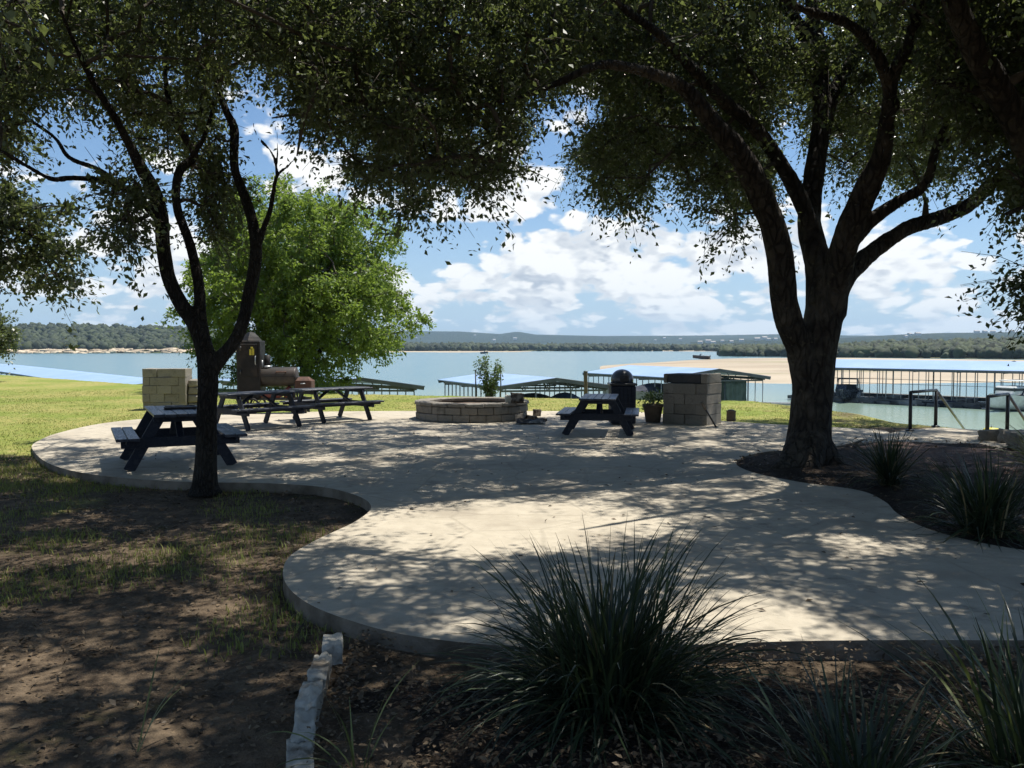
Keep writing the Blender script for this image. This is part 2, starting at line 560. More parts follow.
def in_poly(P, poly):
    x, y = P[:, 0], P[:, 1]
    ins = np.zeros(len(P), bool)
    j = len(poly) - 1
    for i in range(len(poly)):
        xi, yi = poly[i]; xj, yj = poly[j]
        c = ((yi > y) != (yj > y)) & (x < (xj - xi) * (y - yi) / (yj - yi + 1e-12) + xi)
        ins ^= c
        j = i
    return ins


def dist_line(P, line):
    d = np.full(len(P), 1e9)
    for a, b in zip(line[:-1], line[1:]):
        ab = b - a
        t = np.clip(((P - a) @ ab) / (ab @ ab), 0, 1)
        d = np.minimum(d, np.linalg.norm(P - (a + t[:, None] * ab), axis=1))
    return d


def fnoise(P, s, seed=0.0):
    return np.array([mnoise.noise(Vector((p[0] * s + seed, p[1] * s - seed, seed * 1.7))) for p in P])


def ss(x, a, b):
    t = np.clip((x - a) / (b - a), 0, 1)
    return t * t * (3 - 2 * t)


def ground_z(P):
    P = np.asarray(P, float)
    x, y = P[:, 0], P[:, 1]
    z = -0.11 + 0.07 * ss(y, 9.5, 17)
    ins = in_poly(P, land_poly)
    d = np.where(ins, 0.0, dist_line(P, brow))
    z = z - np.clip(d * 0.5 * ss(d, -2, 4), 0, 6.5)
    return z


def build_ground():
    rad = np.concatenate([np.arange(0.5, 6, 0.22), np.arange(6, 30, 0.3), np.arange(30, 70, 0.6), np.geomspace(70, 6000, 36)])
    front = np.arange(-42, 42.01, 0.42)
    back = np.arange(46, 318, 5.0)
    ang = np.radians(np.concatenate([front, back]))
    na, nr = len(ang), len(rad)
    A, RR = np.meshgrid(ang, rad)
    P = np.stack([(RR * np.sin(A)).ravel(), (RR * np.cos(A)).ravel()], 1)
    z = ground_z(P)
    near = (np.hypot(P[:, 0], P[:, 1]) < 60)
    nz = np.zeros(len(P))
    nz[near] = 0.016 * fnoise(P[near], 1.1, 3.1) + 0.012 * fnoise(P[near], 3.3, 8.2)
    z += nz
    V = np.column_stack([P, z])
    V = np.vstack([V, [[0, 0, -0.13]]])
    F = []
    for i in range(nr - 1):
        a = np.arange(na); b = (a + 1) % na
        F.append(np.stack([i * na + a, (i + 1) * na + a, (i + 1) * na + b, i * na + b], 1))
    F = np.vstack(F)
    x, y = V[:, 0], V[:, 1]
    g = ss(y, 12.2, 14.5) * 1.0
    g = np.maximum(g, 0.36 * ss(-x, 2.2, 5.5) * ss(y, 2.5, 6))
    g = np.maximum(g, 0.27 * ss(-x, 0.8, 2.0))
    g = np.where((x > 3.2) & (y < 19.0) & (x > 4), np.minimum(g, 0.15 + 0.85 * ss(y, 16.5, 19)), g)
    g = np.where(x > 7.2, np.minimum(g, 0.55), g)
    o = np_mesh('ground', V, F, M['ground'], smooth=True, attrs={'grassy': ('POINT', g)})
    # centre fan
    tag(o, kind='structure')
    return o


build_ground()

# water
nseg = 96
wm = MB()
rr = [14, 40, 120, 400, 1500, 8000]
for r_ in rr:
    for k in range(nseg):
        a = 2 * math.pi * k / nseg
        wm.v.append((r_ * math.sin(a), r_ * math.cos(a), WATER))
for i in range(len(rr) - 1):
    for k in range(nseg):
        k2 = (k + 1) % nseg
        wm.f.append((i * nseg + k, (i + 1) * nseg + k, (i + 1) * nseg + k2, i * nseg + k2)); wm.sm.append(False)
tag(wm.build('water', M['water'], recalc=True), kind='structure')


# ------------------------------------------------------------------ patio
def catmull(pts, n=8, closed=True):
    out = []
    N = len(pts)
    for i in range(N if closed else N - 1):
        if closed:
            p0, p1, p2, p3 = pts[(i - 1) % N], pts[i], pts[(i + 1) % N], pts[(i + 2) % N]
        else:
            p0, p1, p2, p3 = pts[max(i - 1, 0)], pts[i], pts[i + 1], pts[min(i + 2, N - 1)]
        for k in range(n):
            t = k / n
            out.append(0.5 * ((2 * p1) + (-p0 + p2) * t + (2 * p0 - 5 * p1 + 4 * p2 - p3) * t * t + (-p0 + 3 * p1 - 3 * p2 + p3) * t ** 3))
    if not closed: out.append(pts[-1])
    return out


patio_px = [(32, 448), (46, 462), (78, 472), (125, 478), (190, 482), (262, 483), (322, 487), (358, 496), (371, 507), (356, 521),
            (318, 539), (291, 555), (283, 571), (289, 588), (311, 605), (352, 621), (402, 634), (470, 643), (560, 648), (680, 645),
            (800, 641), (920, 640), (1040, 640), (1180, 636), (1240, 600), (1130, 562), (1024, 550), (960, 538), (921, 526), (897, 513), (884, 501), (858, 490),
            (800, 482), (752, 472), (736, 462), (758, 453), (800, 449), (836, 446), (858, 441), (876, 436),
            (889, 434), (880, 430), (830, 427), (770, 424), (700, 419), (640, 412), (540, 411), (460, 411), (385, 411), (300, 412), (205, 415), (142, 419), (98, 424), (58, 433), (38, 441)]
patio_pts = catmull([gp(x, y) for x, y in patio_px], 6)
bm = bmesh.new()
top = [bm.verts.new((p.x, p.y, 0.0)) for p in patio_pts]
low = [bm.verts.new((p.x, p.y, -0.035)) for p in patio_pts]
cen = Vector((0, 0, 0))
bot = []
for i, p in enumerate(patio_pts):
    a, b = patio_pts[i - 1], patio_pts[(i + 1) % len(patio_pts)]
    t = (b - a).normalized(); nn = Vector((t.y, -t.x, 0))
    bot.append(bm.verts.new((p.x, p.y, -0.3)))
from mathutils.geometry import tessellate_polygon
n_ = len(top)
for tri in tessellate_polygon([[Vector((p.x, p.y, 0)) for p in patio_pts]]):
    bm.faces.new([top[i] for i in tri])
for i in range(n_):
    j = (i + 1) % n_
    bm.faces.new((top[i], low[i], low[j], top[j]))
    bm.faces.new((low[i], bot[i], bot[j], low[j]))
bm.normal_update()
bmesh.ops.recalc_face_normals(bm, faces=bm.faces)
me = bpy.data.meshes.new('patio')
bm.to_mesh(me); bm.free()
M['kerb'] = simple('kerb', (0.24, 0.205, 0.16), (0.15, 0.125, 0.095), 4, 0.9, 0.2, 0.8, 22, 0.02, c3=(0.09, 0.075, 0.055), world=True)
me.materials.append(M['concrete']); me.materials.append(M['kerb'])
for p_ in me.polygons:
    p_.material_index = 0 if abs(p_.normal.z) > 0.5 else 1
patio = bpy.data.objects.new('patio', me)
col.objects.link(patio)
tag(patio, kind='structure')
patio_xy = np.array([(p.x, p.y) for p in patio_pts])


# mulch beds as bumpy sheets a little above the ground
def bed(name, poly, mat, z_edge, z_mid, res=0.12, seed=1.0):
    poly = np.array(poly)
    lo, hi = poly.min(0), poly.max(0)
    nx, ny = int((hi[0] - lo[0]) / res) + 1, int((hi[1] - lo[1]) / res) + 1
    X, Y = np.meshgrid(np.linspace(lo[0], hi[0], nx), np.linspace(lo[1], hi[1], ny))
    P = np.stack([X.ravel(), Y.ravel()], 1)
    ins = in_poly(P, poly)
    d = dist_line(P, np.vstack([poly, poly[:1]]))
    d = np.where(ins, d, -d)
    z = z_edge + (z_mid - z_edge) * ss(d, 0, 0.8) + 0.025 * fnoise(P, 2.7, seed) + 0.012 * fnoise(P, 9.0, seed)
    z = np.where(d < 0, np.maximum(z_edge - 0.3 * -d - 0.02, -0.4), z)
    idx = np.arange(nx * ny).reshape(ny, nx)
    F = np.stack([idx[:-1, :-1].ravel(), idx[:-1, 1:].ravel(), idx[1:, 1:].ravel(), idx[1:, :-1].ravel()], 1)
    keep = (d[F] > -res * 1.6).any(1)
    o = np_mesh(name, np.column_stack([P, z]), F[keep], mat, smooth=True)
    return tag(o, kind='structure')


bed_r = catmull([gp(x, y) for x, y in [(736, 462), (752, 472), (800, 482), (858, 490), (884, 501), (897, 513), (921, 526), (960, 538), (1024, 550), (1130, 562),
                                       (1180, 520), (1120, 480), (1010, 446), (930, 442), (890, 441), (858, 441), (836, 446), (800, 449), (758, 453)]], 5)
bed('tree_bed', [(p.x, p.y) for p in bed_r], M['mulch'], -0.02, 0.06, 0.1, 2.0)
# paved landing to the stairs
land_pts = [gp(x, y) for x, y in [(858, 444), (885, 441.5), (930, 443.5), (1000, 449), (1016, 446), (1012, 437), (1004, 432), (940, 428), (905, 430.5), (889, 434), (870, 438)]]
lm = MB()
k = len(land_pts)
lm.add([(p.x, p.y, 0.012) for p in land_pts] + [(p.x, p.y, -0.35) for p in land_pts],
       [list(range(k))] + [(i, (i + 1) % k, k + (i + 1) % k, k + i) for i in range(k)])
tag(lm.build('landing', M['concrete'], recalc=True), kind='structure')
# reddish strip between the bed plants and the landing
red = catmull([gp(x, y) for x, y in [(850, 452), (890, 445), (940, 447.5), (1000, 452.5), (1060, 462), (1130, 490), (1100, 505), (1020, 492), (960, 478), (900, 466), (858, 460)]], 4)
bed('red_mulch', [(p.x, p.y) for p in red], M['mulch_red'], 0.055, 0.085, 0.1, 5.0)
bed('front_bed', [(p.x, p.y) for p in catmull([gp(x, y, -0.11) for x, y in [(345, 636), (400, 648), (520, 662), (700, 660), (900, 655), (1100, 652), (1400, 700), (1500, 1100), (900, 1500), (330, 1300), (312, 850), (312, 740), (322, 680)]], 4)],
    M['mulch'], -0.13, -0.07, 0.08, 9.0)


# ------------------------------------------------------------------ far land
def hill(name, ctrl, mat, rows=14, amp=1.0, nscale=0.004, seed=0.0, back=1.6, prof=0.9, cliff=0.0):
    """ctrl: (px, Dbase, ytop_px, Dtop). strip of terrain from the water up to a ridge, then down behind"""
    pxs = np.arange(ctrl[0][0], ctrl[-1][0] + 0.1, 5)
    c = np.array(ctrl, float)
    Db = np.interp(pxs, c[:, 0], c[:, 1]); yt = np.interp(pxs, c[:, 0], c[:, 2]); Dt = np.interp(pxs, c[:, 0], c[:, 3])
    V = []
    for r_ in range(rows + 4):
        t = r_ / (rows - 1)
        for i, px in enumerate(pxs):
            ztop = at(px, yt[i], Dt[i]).z
            if t <= 1:
                D = Db[i] + (Dt[i] - Db[i]) * t
                z = WATER - 0.6 + (ztop - WATER + 0.6) * (t ** prof)
                if cliff and t > 0: z += cliff * (1 - t)
                env = math.sin(min(t, 1) * math.pi)
            else:
                D = Dt[i] * (1 + (t - 1) * back)
                z = ztop - (ztop - WATER) * min(1.3, (t - 1) * 3.2)
                env = 0
            x = (px - 512) / FPX * D
            z += amp * env * mnoise.noise(Vector((x * nscale + seed, D * nscale, seed)))
            V.append((x, D, z))
    n = len(pxs)
    F = []
    for r_ in range(rows + 3):
        a = r_ * n + np.arange(n - 1)
        F.append(np.stack([a, a + 1, a + n + 1, a + n], 1))
    o = np_mesh(name, np.array(V), np.vstack(F), mat, smooth=True)
    return tag(o, kind='structure'), (pxs, Db, Dt, yt)


def ico(sub=1):
    b = bmesh.new()
    bmesh.ops.create_icosphere(b, subdivisions=sub, radius=1)
    b.verts.index_update()
    V = np.array([v.co[:] for v in b.verts]); F = np.array([[v.index for v in f.verts] for f in b.faces])
    b.free()
    return V, F


ICO = ico(2)


def far_wood(name, P, hmin, hmax, mat, wide=0.5):
    """one mass of bumpy crowns: P (N,3) base points"""
    V0, F0 = ICO
    Vs, Fs, A = [], [], []
    variants = []
    for q in range(7):
        n = np.array([mnoise.noise(Vector(v * 1.7) + Vector((q * 9.3, 0, 0))) + 0.6 * mnoise.noise(Vector(v * 4.1) + Vector((0, q * 5.3, 0))) for v in V0])
        variants.append(V0 * (1 + 0.6 * n[:, None]))
    b = 0
    for p in P:
        h = random.uniform(hmin, hmax); w = h * wide * random.uniform(0.75, 1.3)
        a = random.uniform(0, 6.28)
        v = variants[random.randrange(7)]
        ca, sa = math.cos(a), math.sin(a)
        vx = (v[:, 0] * ca - v[:, 1] * sa) * w
        vy = (v[:, 0] * sa + v[:, 1] * ca) * w
        vz = (v[:, 2] * 0.5 + 0.42) * h
        Vs.append(np.column_stack([vx + p[0], vy + p[1], vz + p[2]]))
        Fs.append(F0 + b)
        A.append(np.clip(random.random() + RNG.normal(0, 0.15, len(F0)), 0, 1))
        b += len(v)
    o = np_mesh(name, np.vstack(Vs), np.vstack(Fs), mat, k=3, attrs={'rnd': ('FACE', np.concatenate(A))})
    return tag(o, kind='stuff')


def ground_on(ctrl, rows, prof, px, t, cliff=0.0):
    c = np.array(ctrl, float)
    Db = np.interp(px, c[:, 0], c[:, 1]); yt = np.interp(px, c[:, 0], c[:, 2]); Dt = np.interp(px, c[:, 0], c[:, 3])
    ztop = at(px, yt, Dt).z
    D = Db + (Dt - Db) * t
    return np.array([(px - 512) / FPX * D, D, WATER - 0.6 + (ztop - WATER + 0.6) * t ** prof + cliff * (1 - t)])


# far blue ridges
c_far = [(-500, 3000, 327, 4200), (100, 3000, 329, 4200), (300, 3000, 331, 4200), (380, 3000, 333, 4200), (405, 3000, 331, 4200), (460, 3000, 331.5, 4200), (500, 3000, 334, 4200), (517, 3000, 331.5, 4200),
         (535, 3000, 334.5, 4200), (600, 3000, 336, 4200), (700, 3000, 335.5, 4200), (790, 3000, 334, 4200), (850, 3000, 335.5, 4200), (1000, 3000, 336, 4200), (1600, 3000, 334, 4200)]
hill('far_hills', c_far, M['hill_far'], 16, 26, 0.0016, 3.0)
c_f2 = [(690, 1500, 343, 2600), (760, 1500, 339, 2600), (840, 1500, 338, 2600), (900, 1500, 334.5, 2600), (940, 1500, 333, 2600), (1024, 1500, 332, 2600), (1700, 1500, 326, 2600)]
hill('town_hills', c_f2, M['hill_far'], 14, 12, 0.003, 7.0)
# mid wooded shore
c_mid = [(150, 820, 346, 1500), (330, 820, 345, 1500), (390, 820, 345.5, 1500), (540, 880, 346.5, 1500), (700, 860, 347.5, 1500), (800, 700, 347.5, 1500), (1100, 640, 347, 1500)]
hill('wooded_shore', c_mid, M['hill_mid'], 10, 3, 0.01, 1.0, prof=0.8)
# opposite bluff at the side
c_left = [(-900, 420, 330, 900), (-200, 560, 328, 1000), (0, 620, 328, 1000), (100, 640, 329, 1000), (195, 660, 331.5, 1000), (235, 690, 335, 1000), (262, 730, 342, 1000), (285, 760, 347, 1000)]
hill('bluff_shore', c_left, M['hill_mid'], 14, 3, 0.01, 5.0, prof=0.95, cliff=0.0)
# wooded hill behind the long dock
c_right = [(715, 470, 354, 640), (740, 440, 353, 640), (840, 400, 350, 640), (900, 380, 347, 640), (1024, 340, 344, 620), (1200, 330, 340, 600), (1700, 330, 330, 600)]
hill('dock_hill', c_right, M['hill_mid'], 12, 2, 0.012, 2.0, prof=0.9)


def scatter(ctrl, n, px0, px1, t0, t1, prof, tp=1.0):
    out = []
    for _ in range(n):
        px = random.uniform(px0, px1)
        t = t0 + (t1 - t0) * random.random() ** tp
        out.append(ground_on(ctrl, 0, prof, px, t))
    return out


far_wood('bluff_wood', scatter(c_left, 3600, -330, 280, 0.07, 1.02, 0.95, 1.3), 3.5, 8, M['far_leaf'])
far_wood('shore_wood', scatter(c_mid, 2600, 180, 1060, 0.06, 1.0, 0.8, 1.3), 4, 8, M['far_leaf'])
far_wood('hill_wood', scatter(c_right, 3000, 722, 1330, 0.06, 1.03, 0.9, 1.2), 3, 6.5, M['far_leaf'])

# pale rocky bank under the bluff wood
bkv = MB()
for i in range(560):
    px = random.uniform(-250, 282)
    c = np.array(c_left, float)
    D = np.interp(px, c[:, 0], c[:, 1])
    t = random.random()
    b_ = ground_on(c_left, 0, 0.95, px, 0.012 + 0.06 * t)
    s_ = random.uniform(1.2, 3.4)
    bkv.bbox((b_[0], b_[1] - 3 + 5 * t, WATER + 0.2 + 2.6 * t + 0.5 * mnoise.noise(Vector((px * .05, 0, 0)))), (s_ * 2.2, s_ * 1.5, s_ * random.uniform(0.4, 0.8)), 0.2 * s_,
             Matrix.Rotation(random.uniform(0, 3), 3, 'Z'), 0.2 * s_)
tag(bkv.build('rock_bank', M['cliff']), kind='structure')

# sand strip along the wooded shore
c_sm = [(330, 700, 352, 850), (390, 690, 351.2, 850), (470, 640, 351, 860), (520, 660, 351.4, 860), (560, 780, 351.6, 880), (620, 600, 353, 860), (700, 480, 353.3, 800), (800, 420, 353.5, 760)]
hill('sand_shore', c_sm, M['sand'], 6, 0.3, 0.02, 4.0, back=0.3, prof=0.6)
# sandbar with its low water line
c_sb = [(548, 150, 376.5, 170), (575, 136, 372.5, 185), (600, 130, 369, 205), (640, 108, 363.5, 240), (690, 96, 360, 262), (730, 90, 358.5, 275), (770, 88, 357.8, 280), (850, 88, 357.8, 275), (940, 90, 359, 262), (1024, 92, 360, 250), (1200, 96, 360, 240), (1500, 100, 360, 240)]
hill('sandbar', c_sb, M['sand'], 14, 0.25, 0.03, 6.0, back=0.5, prof=0.8)

# houses on the far hills (a few pixels each)
hm = thing('hillside_house', 'tiny white house among the trees on the far hillside', 'house', (0, 0, 0), 0, 'houses on the far hillside')
MB().box((0, 0, 3), (16, 10, 7)).build('wall', M['house_wall'], hm)
rm = MB()
rm.add([(-8.6, -5.6, 6.5), (8.6, -5.6, 6.5), (8.6, 5.6, 6.5), (-8.6, 5.6, 6.5), (-8, 0, 9.6), (8, 0, 9.6)], [(0, 1, 5, 4), (2, 3, 4, 5), (0, 4, 3), (1, 2, 5), (0, 3, 2, 1)])
rm.build('roof', M['house_roof'], hm)
spots = [(475, c_far, .62), (416, c_far, .4), (494, c_far, .3), (515, c_far, .34), (700, c_f2, .5), (708, c_f2, .62), (713, c_f2, .40), (722, c_f2, .62), (731, c_f2, .45), (741, c_f2, .55), (757, c_f2, .6),
         (764, c_f2, .74), (768, c_f2, .60), (775, c_f2, .60), (905, c_f2, .55), (909, c_f2, .70), (917, c_f2, .7), (976, c_f2, .83), (984, c_f2, .84), (992, c_f2, .8), (1010, c_f2, .9), (680, c_far, .45), (655, c_far, .4), (664, c_far, .55)]
for i, (px, ct, t) in enumerate(spots):
    o = hm if i == 0 else copy_tree(hm)
    p = ground_on(ct, 0, 0.9, px, t)
    o.location = (p[0], p[1], p[2] + 3)
    o.rotation_euler = (0, 0, random.uniform(-0.6, 0.6))
    s = random.uniform(0.5, 0.9)
    o.scale = (s, s, s)


# ------------------------------------------------------------------ leaf & tree builders
def leaf_quads(C, D, N, L, W, fold=0.25):
    """C centres(base), D direction, N normal (unit), L,W arrays -> V,F"""
    S = np.cross(D, N)
    S /= (np.linalg.norm(S, axis=1, keepdims=True) + 1e-9)
    U = np.cross(S, D)
    L = L[:, None]; W = W[:, None]
    a = C
    b = C + D * L * 0.48 + S * W * 0.5 + U * W * fold
    c = C + D * L
    d = C + D * L * 0.48 - S * W * 0.5 + U * W * fold
    n = len(C)
    V = np.stack([a, b, c, d], 1).reshape(-1, 3)
    F = np.arange(4 * n).reshape(n, 4)
    return V, F


def unit(a):
    return a / (np.linalg.norm(a, axis=1, keepdims=True) + 1e-9)


def crown_mesh(name, clumps, per, size, mat, parent, rad=0.45, droop=0.25, flat=0.8, rag=(0.35, 1.95)):
    """clumps (N,3): leaves gathered on short sprays round each centre"""
    Cs, Ds, Ls = [], [], []
    n = len(clumps)
    sprays = 9
    cc = np.repeat(clumps, sprays, axis=0)
    sd = unit(RNG.normal(size=(len(cc), 3)) * [1, 1, flat] - [0, 0, droop])
    sl = rad * np.repeat(RNG.uniform(0.7, 1.3, n), sprays) * RNG.uniform(rag[0], rag[1], len(cc))
    per_s = max(1, int(per / sprays))
    cc2 = np.repeat(cc, per_s, 0); sd2 = np.repeat(sd, per_s, 0); sl2 = np.repeat(sl, per_s)
    t = RNG.uniform(0.1, 1.0, len(cc2))
    pos = cc2 + sd2 * (sl2 * t)[:, None] + RNG.normal(size=cc2.shape) * (0.035 + 0.06 * rad)
    pos[:, 2] -= 0.35 * sl2 * t * t
    d = unit(sd2 * 0.7 + RNG.normal(size=cc2.shape) * 0.75 - [0, 0, 0.25])
    nrm = unit(RNG.normal(size=cc2.shape) * 0.8 + [0, 0, 0.9])
    L = size * RNG.uniform(0.55, 1.5, len(pos)); W = L * RNG.uniform(0.42, 0.6, len(pos))
    V, F = leaf_quads(pos, d, nrm, L, W)
    cl_r = np.repeat(RNG.uniform(0, 1, n), sprays * per_s)
    a = np.clip(0.55 * RNG.uniform(0, 1, len(F)) ** 1.5 + 0.45 * cl_r, 0, 1)
    return np_mesh(name, V, F, mat, parent, attrs={'rnd': ('FACE', a)}), cc, sd, sl


def densify(pts, radii, step):
    pts = [Vector(p) for p in pts]
    sm = catmull(pts, 6, closed=False)
    rs = []
    for i in range(len(pts) - 1):
        for k in range(6):
            rs.append(radii[i] + (radii[i + 1] - radii[i]) * k / 6)
    rs.append(radii[-1])
    return sm, rs


def remesh(o, voxel, smooth_it=2):
    md = o.modifiers.new('r', 'REMESH'); md.mode = 'VOXEL'; md.voxel_size = voxel; md.use_smooth_shade = True
    s_ = o.modifiers.new('s', 'SMOOTH'); s_.iterations = smooth_it; s_.factor = 0.5
    dg = bpy.context.evaluated_depsgraph_get()
    dg.update()
    nm = bpy.data.meshes.new_from_object(o.evaluated_get(dg))
    o.modifiers.clear()
    old = o.data
    o.data = nm
    nm.name = o.name
    bpy.data.meshes.remove(old)


def rough_bark(o, amp, s1, s2):
    me = o.data
    n = len(me.vertices)
    co = np.empty(n * 3, np.float32); me.vertices.foreach_get('co', co); co = co.reshape(-1, 3)
    no = np.empty(n * 3, np.float32); me.vertices.foreach_get('normal', no); no = no.reshape(-1, 3)
    d = np.array([mnoise.noise(Vector((p[0] * s1, p[1] * s1, p[2] * s1 * 0.4))) + 0.6 * mnoise.noise(Vector((p[0] * s2, p[1] * s2, p[2] * s2 * 0.3))) for p in co])
    co = co + no * (amp * d)[:, None]
    me.vertices.foreach_set('co', co.astype(np.float32).ravel()); me.update()


def tree(name, label, cat, limbs, clumps, leafmat, barkmat, per, size, rad, voxel=0.04, amp=0.012, group=None, droop=0.25, base=None, sides=10, rag=(0.35, 1.95)):
    """limbs: list of (points, radii); clumps (N,3) world"""
    base = Vector(base if base is not None else limbs[0][0][0])
    root = thing(name, label, cat, base, 0, group)
    tb = MB()
    nodes, nrad, par = [], [], []
    dens = []
    for pts, rad_ in limbs:
        sm, rs = densify(pts, rad_, 0.3)
        dens.append((sm, rs))
        tb.tube([p - base for p in sm], rs, sides)
        for p, r_ in zip(sm, rs):
            nodes.append(p); nrad.append(r_); par.append(-1)
    tr = tb.build('trunk', barkmat, root)
    if voxel:
        remesh(tr, voxel)
        rough_bark(tr, amp, 5, 17)
    # branches that reach every clump
    NP = np.array([n[:] for n in nodes])
    NR = list(nrad); PAR = list(par); CNT = [0] * len(NR)
    cl = np.array(clumps)
    d0 = np.array([np.min(np.linalg.norm(NP - c, axis=1)) for c in cl])
    order = np.argsort(d0)
    paths = []
    n_main = len(NP)
    for ci in order:
        c = cl[ci]
        dv = NP - c
        dist = np.linalg.norm(dv, axis=1) + 0.35 * np.maximum(0, dv[:, 2]) + 0.02 * np.arange(len(NP)) / len(NP)
        k = int(np.argmin(dist))
        p0, p1 = Vector(NP[k]), Vector(c)
        L = (p1 - p0).length
        nseg = max(2, int(L / 0.35))
        mid = (p0 + p1) / 2 + Vector((random.gauss(0, .12), random.gauss(0, .12), random.uniform(0.0, .22))) * L
        prev = k
        ids = [k]
        new = []
        for q in range(1, nseg + 1):
            t = q / nseg
            p = p0 * (1 - t) ** 2 + mid * 2 * t * (1 - t) + p1 * t * t
            if q < nseg: p = p + Vector((random.gauss(0, .025), random.gauss(0, .025), random.gauss(0, .025)))
            new.append(p[:])
            NR.append(0.0); PAR.append(prev); CNT.append(0)
            prev = len(NR) - 1
            ids.append(prev)
        NP = np.vstack([NP, np.array(new)])
        paths.append(ids)
        j = prev
        while j >= 0:
            CNT[j] += 1
            j = PAR[j]
    bb = MB()
    for ids in paths:
        pts, rs = [], []
        for q, j in enumerate(ids):
            pts.append(Vector(NP[j]) - base)
            r_ = min(0.03, 0.006 + 0.0055 * CNT[j] ** 0.5)
            if j < n_main: r_ = min(NR[j] * 0.7, 0.0065 + 0.0068 * (CNT[ids[1]] + 1) ** 0.55 * 1.15)
            rs.append(r_)
        bb.tube(pts, rs, 6, caps=False)
    cm, cc, sd, sl = crown_mesh('crown', cl - np.array(base[:]), per, size, leafmat, root, rad, droop, rag=rag)
    for i in range(0, len(cc)):
        a = Vector(cc[i]); b = a + Vector(sd[i]) * float(sl[i])
        bb.tube([a, (a + b) / 2 + Vector((random.gauss(0, .02), random.gauss(0, .02), 0.02)), b - Vector((0, 0, 0.1 * sl[i]))], [0.0055, 0.004, 0.0025], 3, caps=False)
    bb.build('branches', M['twig'], root)
    return root


def spaced(P, n, dmin):
    """keep at most n of the candidate points, none closer than dmin (grid hash)"""
    grid = {}
    out = []
    for p in P.tolist():
        if len(out) >= n: break
        k = (int(p[0] // dmin), int(p[1] // dmin), int(p[2] // dmin))
        ok = True
        for a in (-1, 0, 1):
            for b in (-1, 0, 1):
                for c in (-1, 0, 1):
                    for q in grid.get((k[0] + a, k[1] + b, k[2] + c), ()):
                        if (q[0] - p[0]) ** 2 + (q[1] - p[1]) ** 2 + (q[2] - p[2]) ** 2 < dmin * dmin:
                            ok = False
        if ok:
            out.append(p); grid.setdefault(k, []).append(p)
    return np.array(out).reshape(-1, 3)


# open patches of the canopy: where sunlight reaches the ground
lit_px = [[(375, 512), (470, 503), (610, 508), (650, 528), (560, 548), (470, 552), (400, 545), (330, 533)],
          [(690, 606), (745, 596), (815, 628), (790, 648), (700, 644)]]
lit_polys = [np.array([gp(x, y)[:2] for x, y in q]) for q in lit_px]
lit_polys.append(np.array([gp(x, y)[:2] for x, y in [(215, 423), (300, 417), (385, 413), (520, 411), (590, 411), (600, 396), (100, 396), (100, 410), (140, 418)]]))
lit_polys.append(np.array([gp(x, y)[:2] for x, y in [(100, 420), (30, 412), (-300, 412), (-300, 380), (200, 380), (200, 410)]]))


def shadow_ok(P):
    t = P[:, 2] / SUN.z
    Q = np.stack([P[:, 0] - SUN.x * t, P[:, 1] - SUN.y * t], 1)
    ok = np.ones(len(P), bool)
    for poly in lit_polys:
        ok &= ~in_poly(Q, poly) & (dist_line(Q, np.vstack([poly, poly[:1]])) > 0.28)
    return ok


def bottom_fn(tab):
    t = np.array(tab, float)
    return lambda x: np.interp(x, t[:, 0], t[:, 1])


botR = bottom_fn([(-600, 150), (250, 60), (300, 120), (318, 150), (335, 182), (350, 195), (385, 205), (400, 218), (412, 228), (440, 212), (480, 208), (505, 196), (525, 165), (540, 118), (547, 95),
                  (556, 140), (572, 168), (590, 192), (602, 212), (620, 228), (640, 208), (655, 195), (668, 190), (690, 202), (702, 228), (718, 243), (735, 250), (748, 228), (765, 190),
                  (785, 180), (830, 178), (860, 190), (880, 196), (905, 206), (930, 205), (955, 192), (965, 170), (1000, 160), (1100, 150), (1500, 150)])
botL = bottom_fn([(-500, 190), (0, 178), (20, 170), (45, 175), (75, 165), (95, 185), (103, 240), (118, 258), (132, 262), (146, 238), (153, 185), (160, 165), (188, 172), (192, 230), (215, 255), (238, 215), (242, 140),
                  (250, 85), (280, 70), (300, 90), (322, 150), (345, 170), (350, 60), (600, 40)])
botT4 = bottom_fn([(880, 40), (930, 80), (955, 130), (975, 190), (988, 232), (998, 236), (1008, 212), (1030, 215), (1060, 225), (1120, 290), (1200, 320), (1700, 330)])
gaps = [np.array(q, float) for q in (
    [(538, 94), (600, 92), (602, 108), (575, 128), (556, 140), (545, 140), (530, 128)],
    [(14, 112), (62, 108), (68, 152), (14, 150)], [(66, 128), (122, 128), (125, 165), (100, 172), (66, 160)],
    [(236, 66), (258, 62), (270, 110), (335, 150), (318, 176), (240, 178)],
    [(776, 120), (795, 110), (806, 180), (790, 190)], [(690, 100), (700, 98), (704, 108), (692, 112)], [(792, 8), (812, 6), (816, 30), (800, 30)])]


def mask(P, bot, rad):
    px, py = project(P)
    out = np.isnan(px) | (py < -80) | (np.abs(px - 512) > 900)
    x, y = np.nan_to_num(px), np.nan_to_num(py)
    m_ = rad * 0.95 * FPX / np.maximum(P[:, 1], 0.5)
    ok = (y <= bot(x) - m_ * 0.95) & (y <= bot(x + m_ * 0.5) - m_ * 0.2) & (y <= bot(x - m_ * 0.5) - m_ * 0.2)
    Q = np.stack([x, y], 1)
    for g in gaps:
        ok &= ~in_poly(Q, g)
        ok &= dist_line(Q, np.vstack([g, g[:1]])) >= m_ * 0.62
    return out | ok


def at_v(px, py, Y):
    cx, cy = (px - 512) / FPX, (384 - py) / FPX
    dx, dy, dz = cx, cp + cy * sp, -sp + cy * cp
    t = Y / dy
    return np.stack([dx * t, Y, EYE + dz * t], 1)


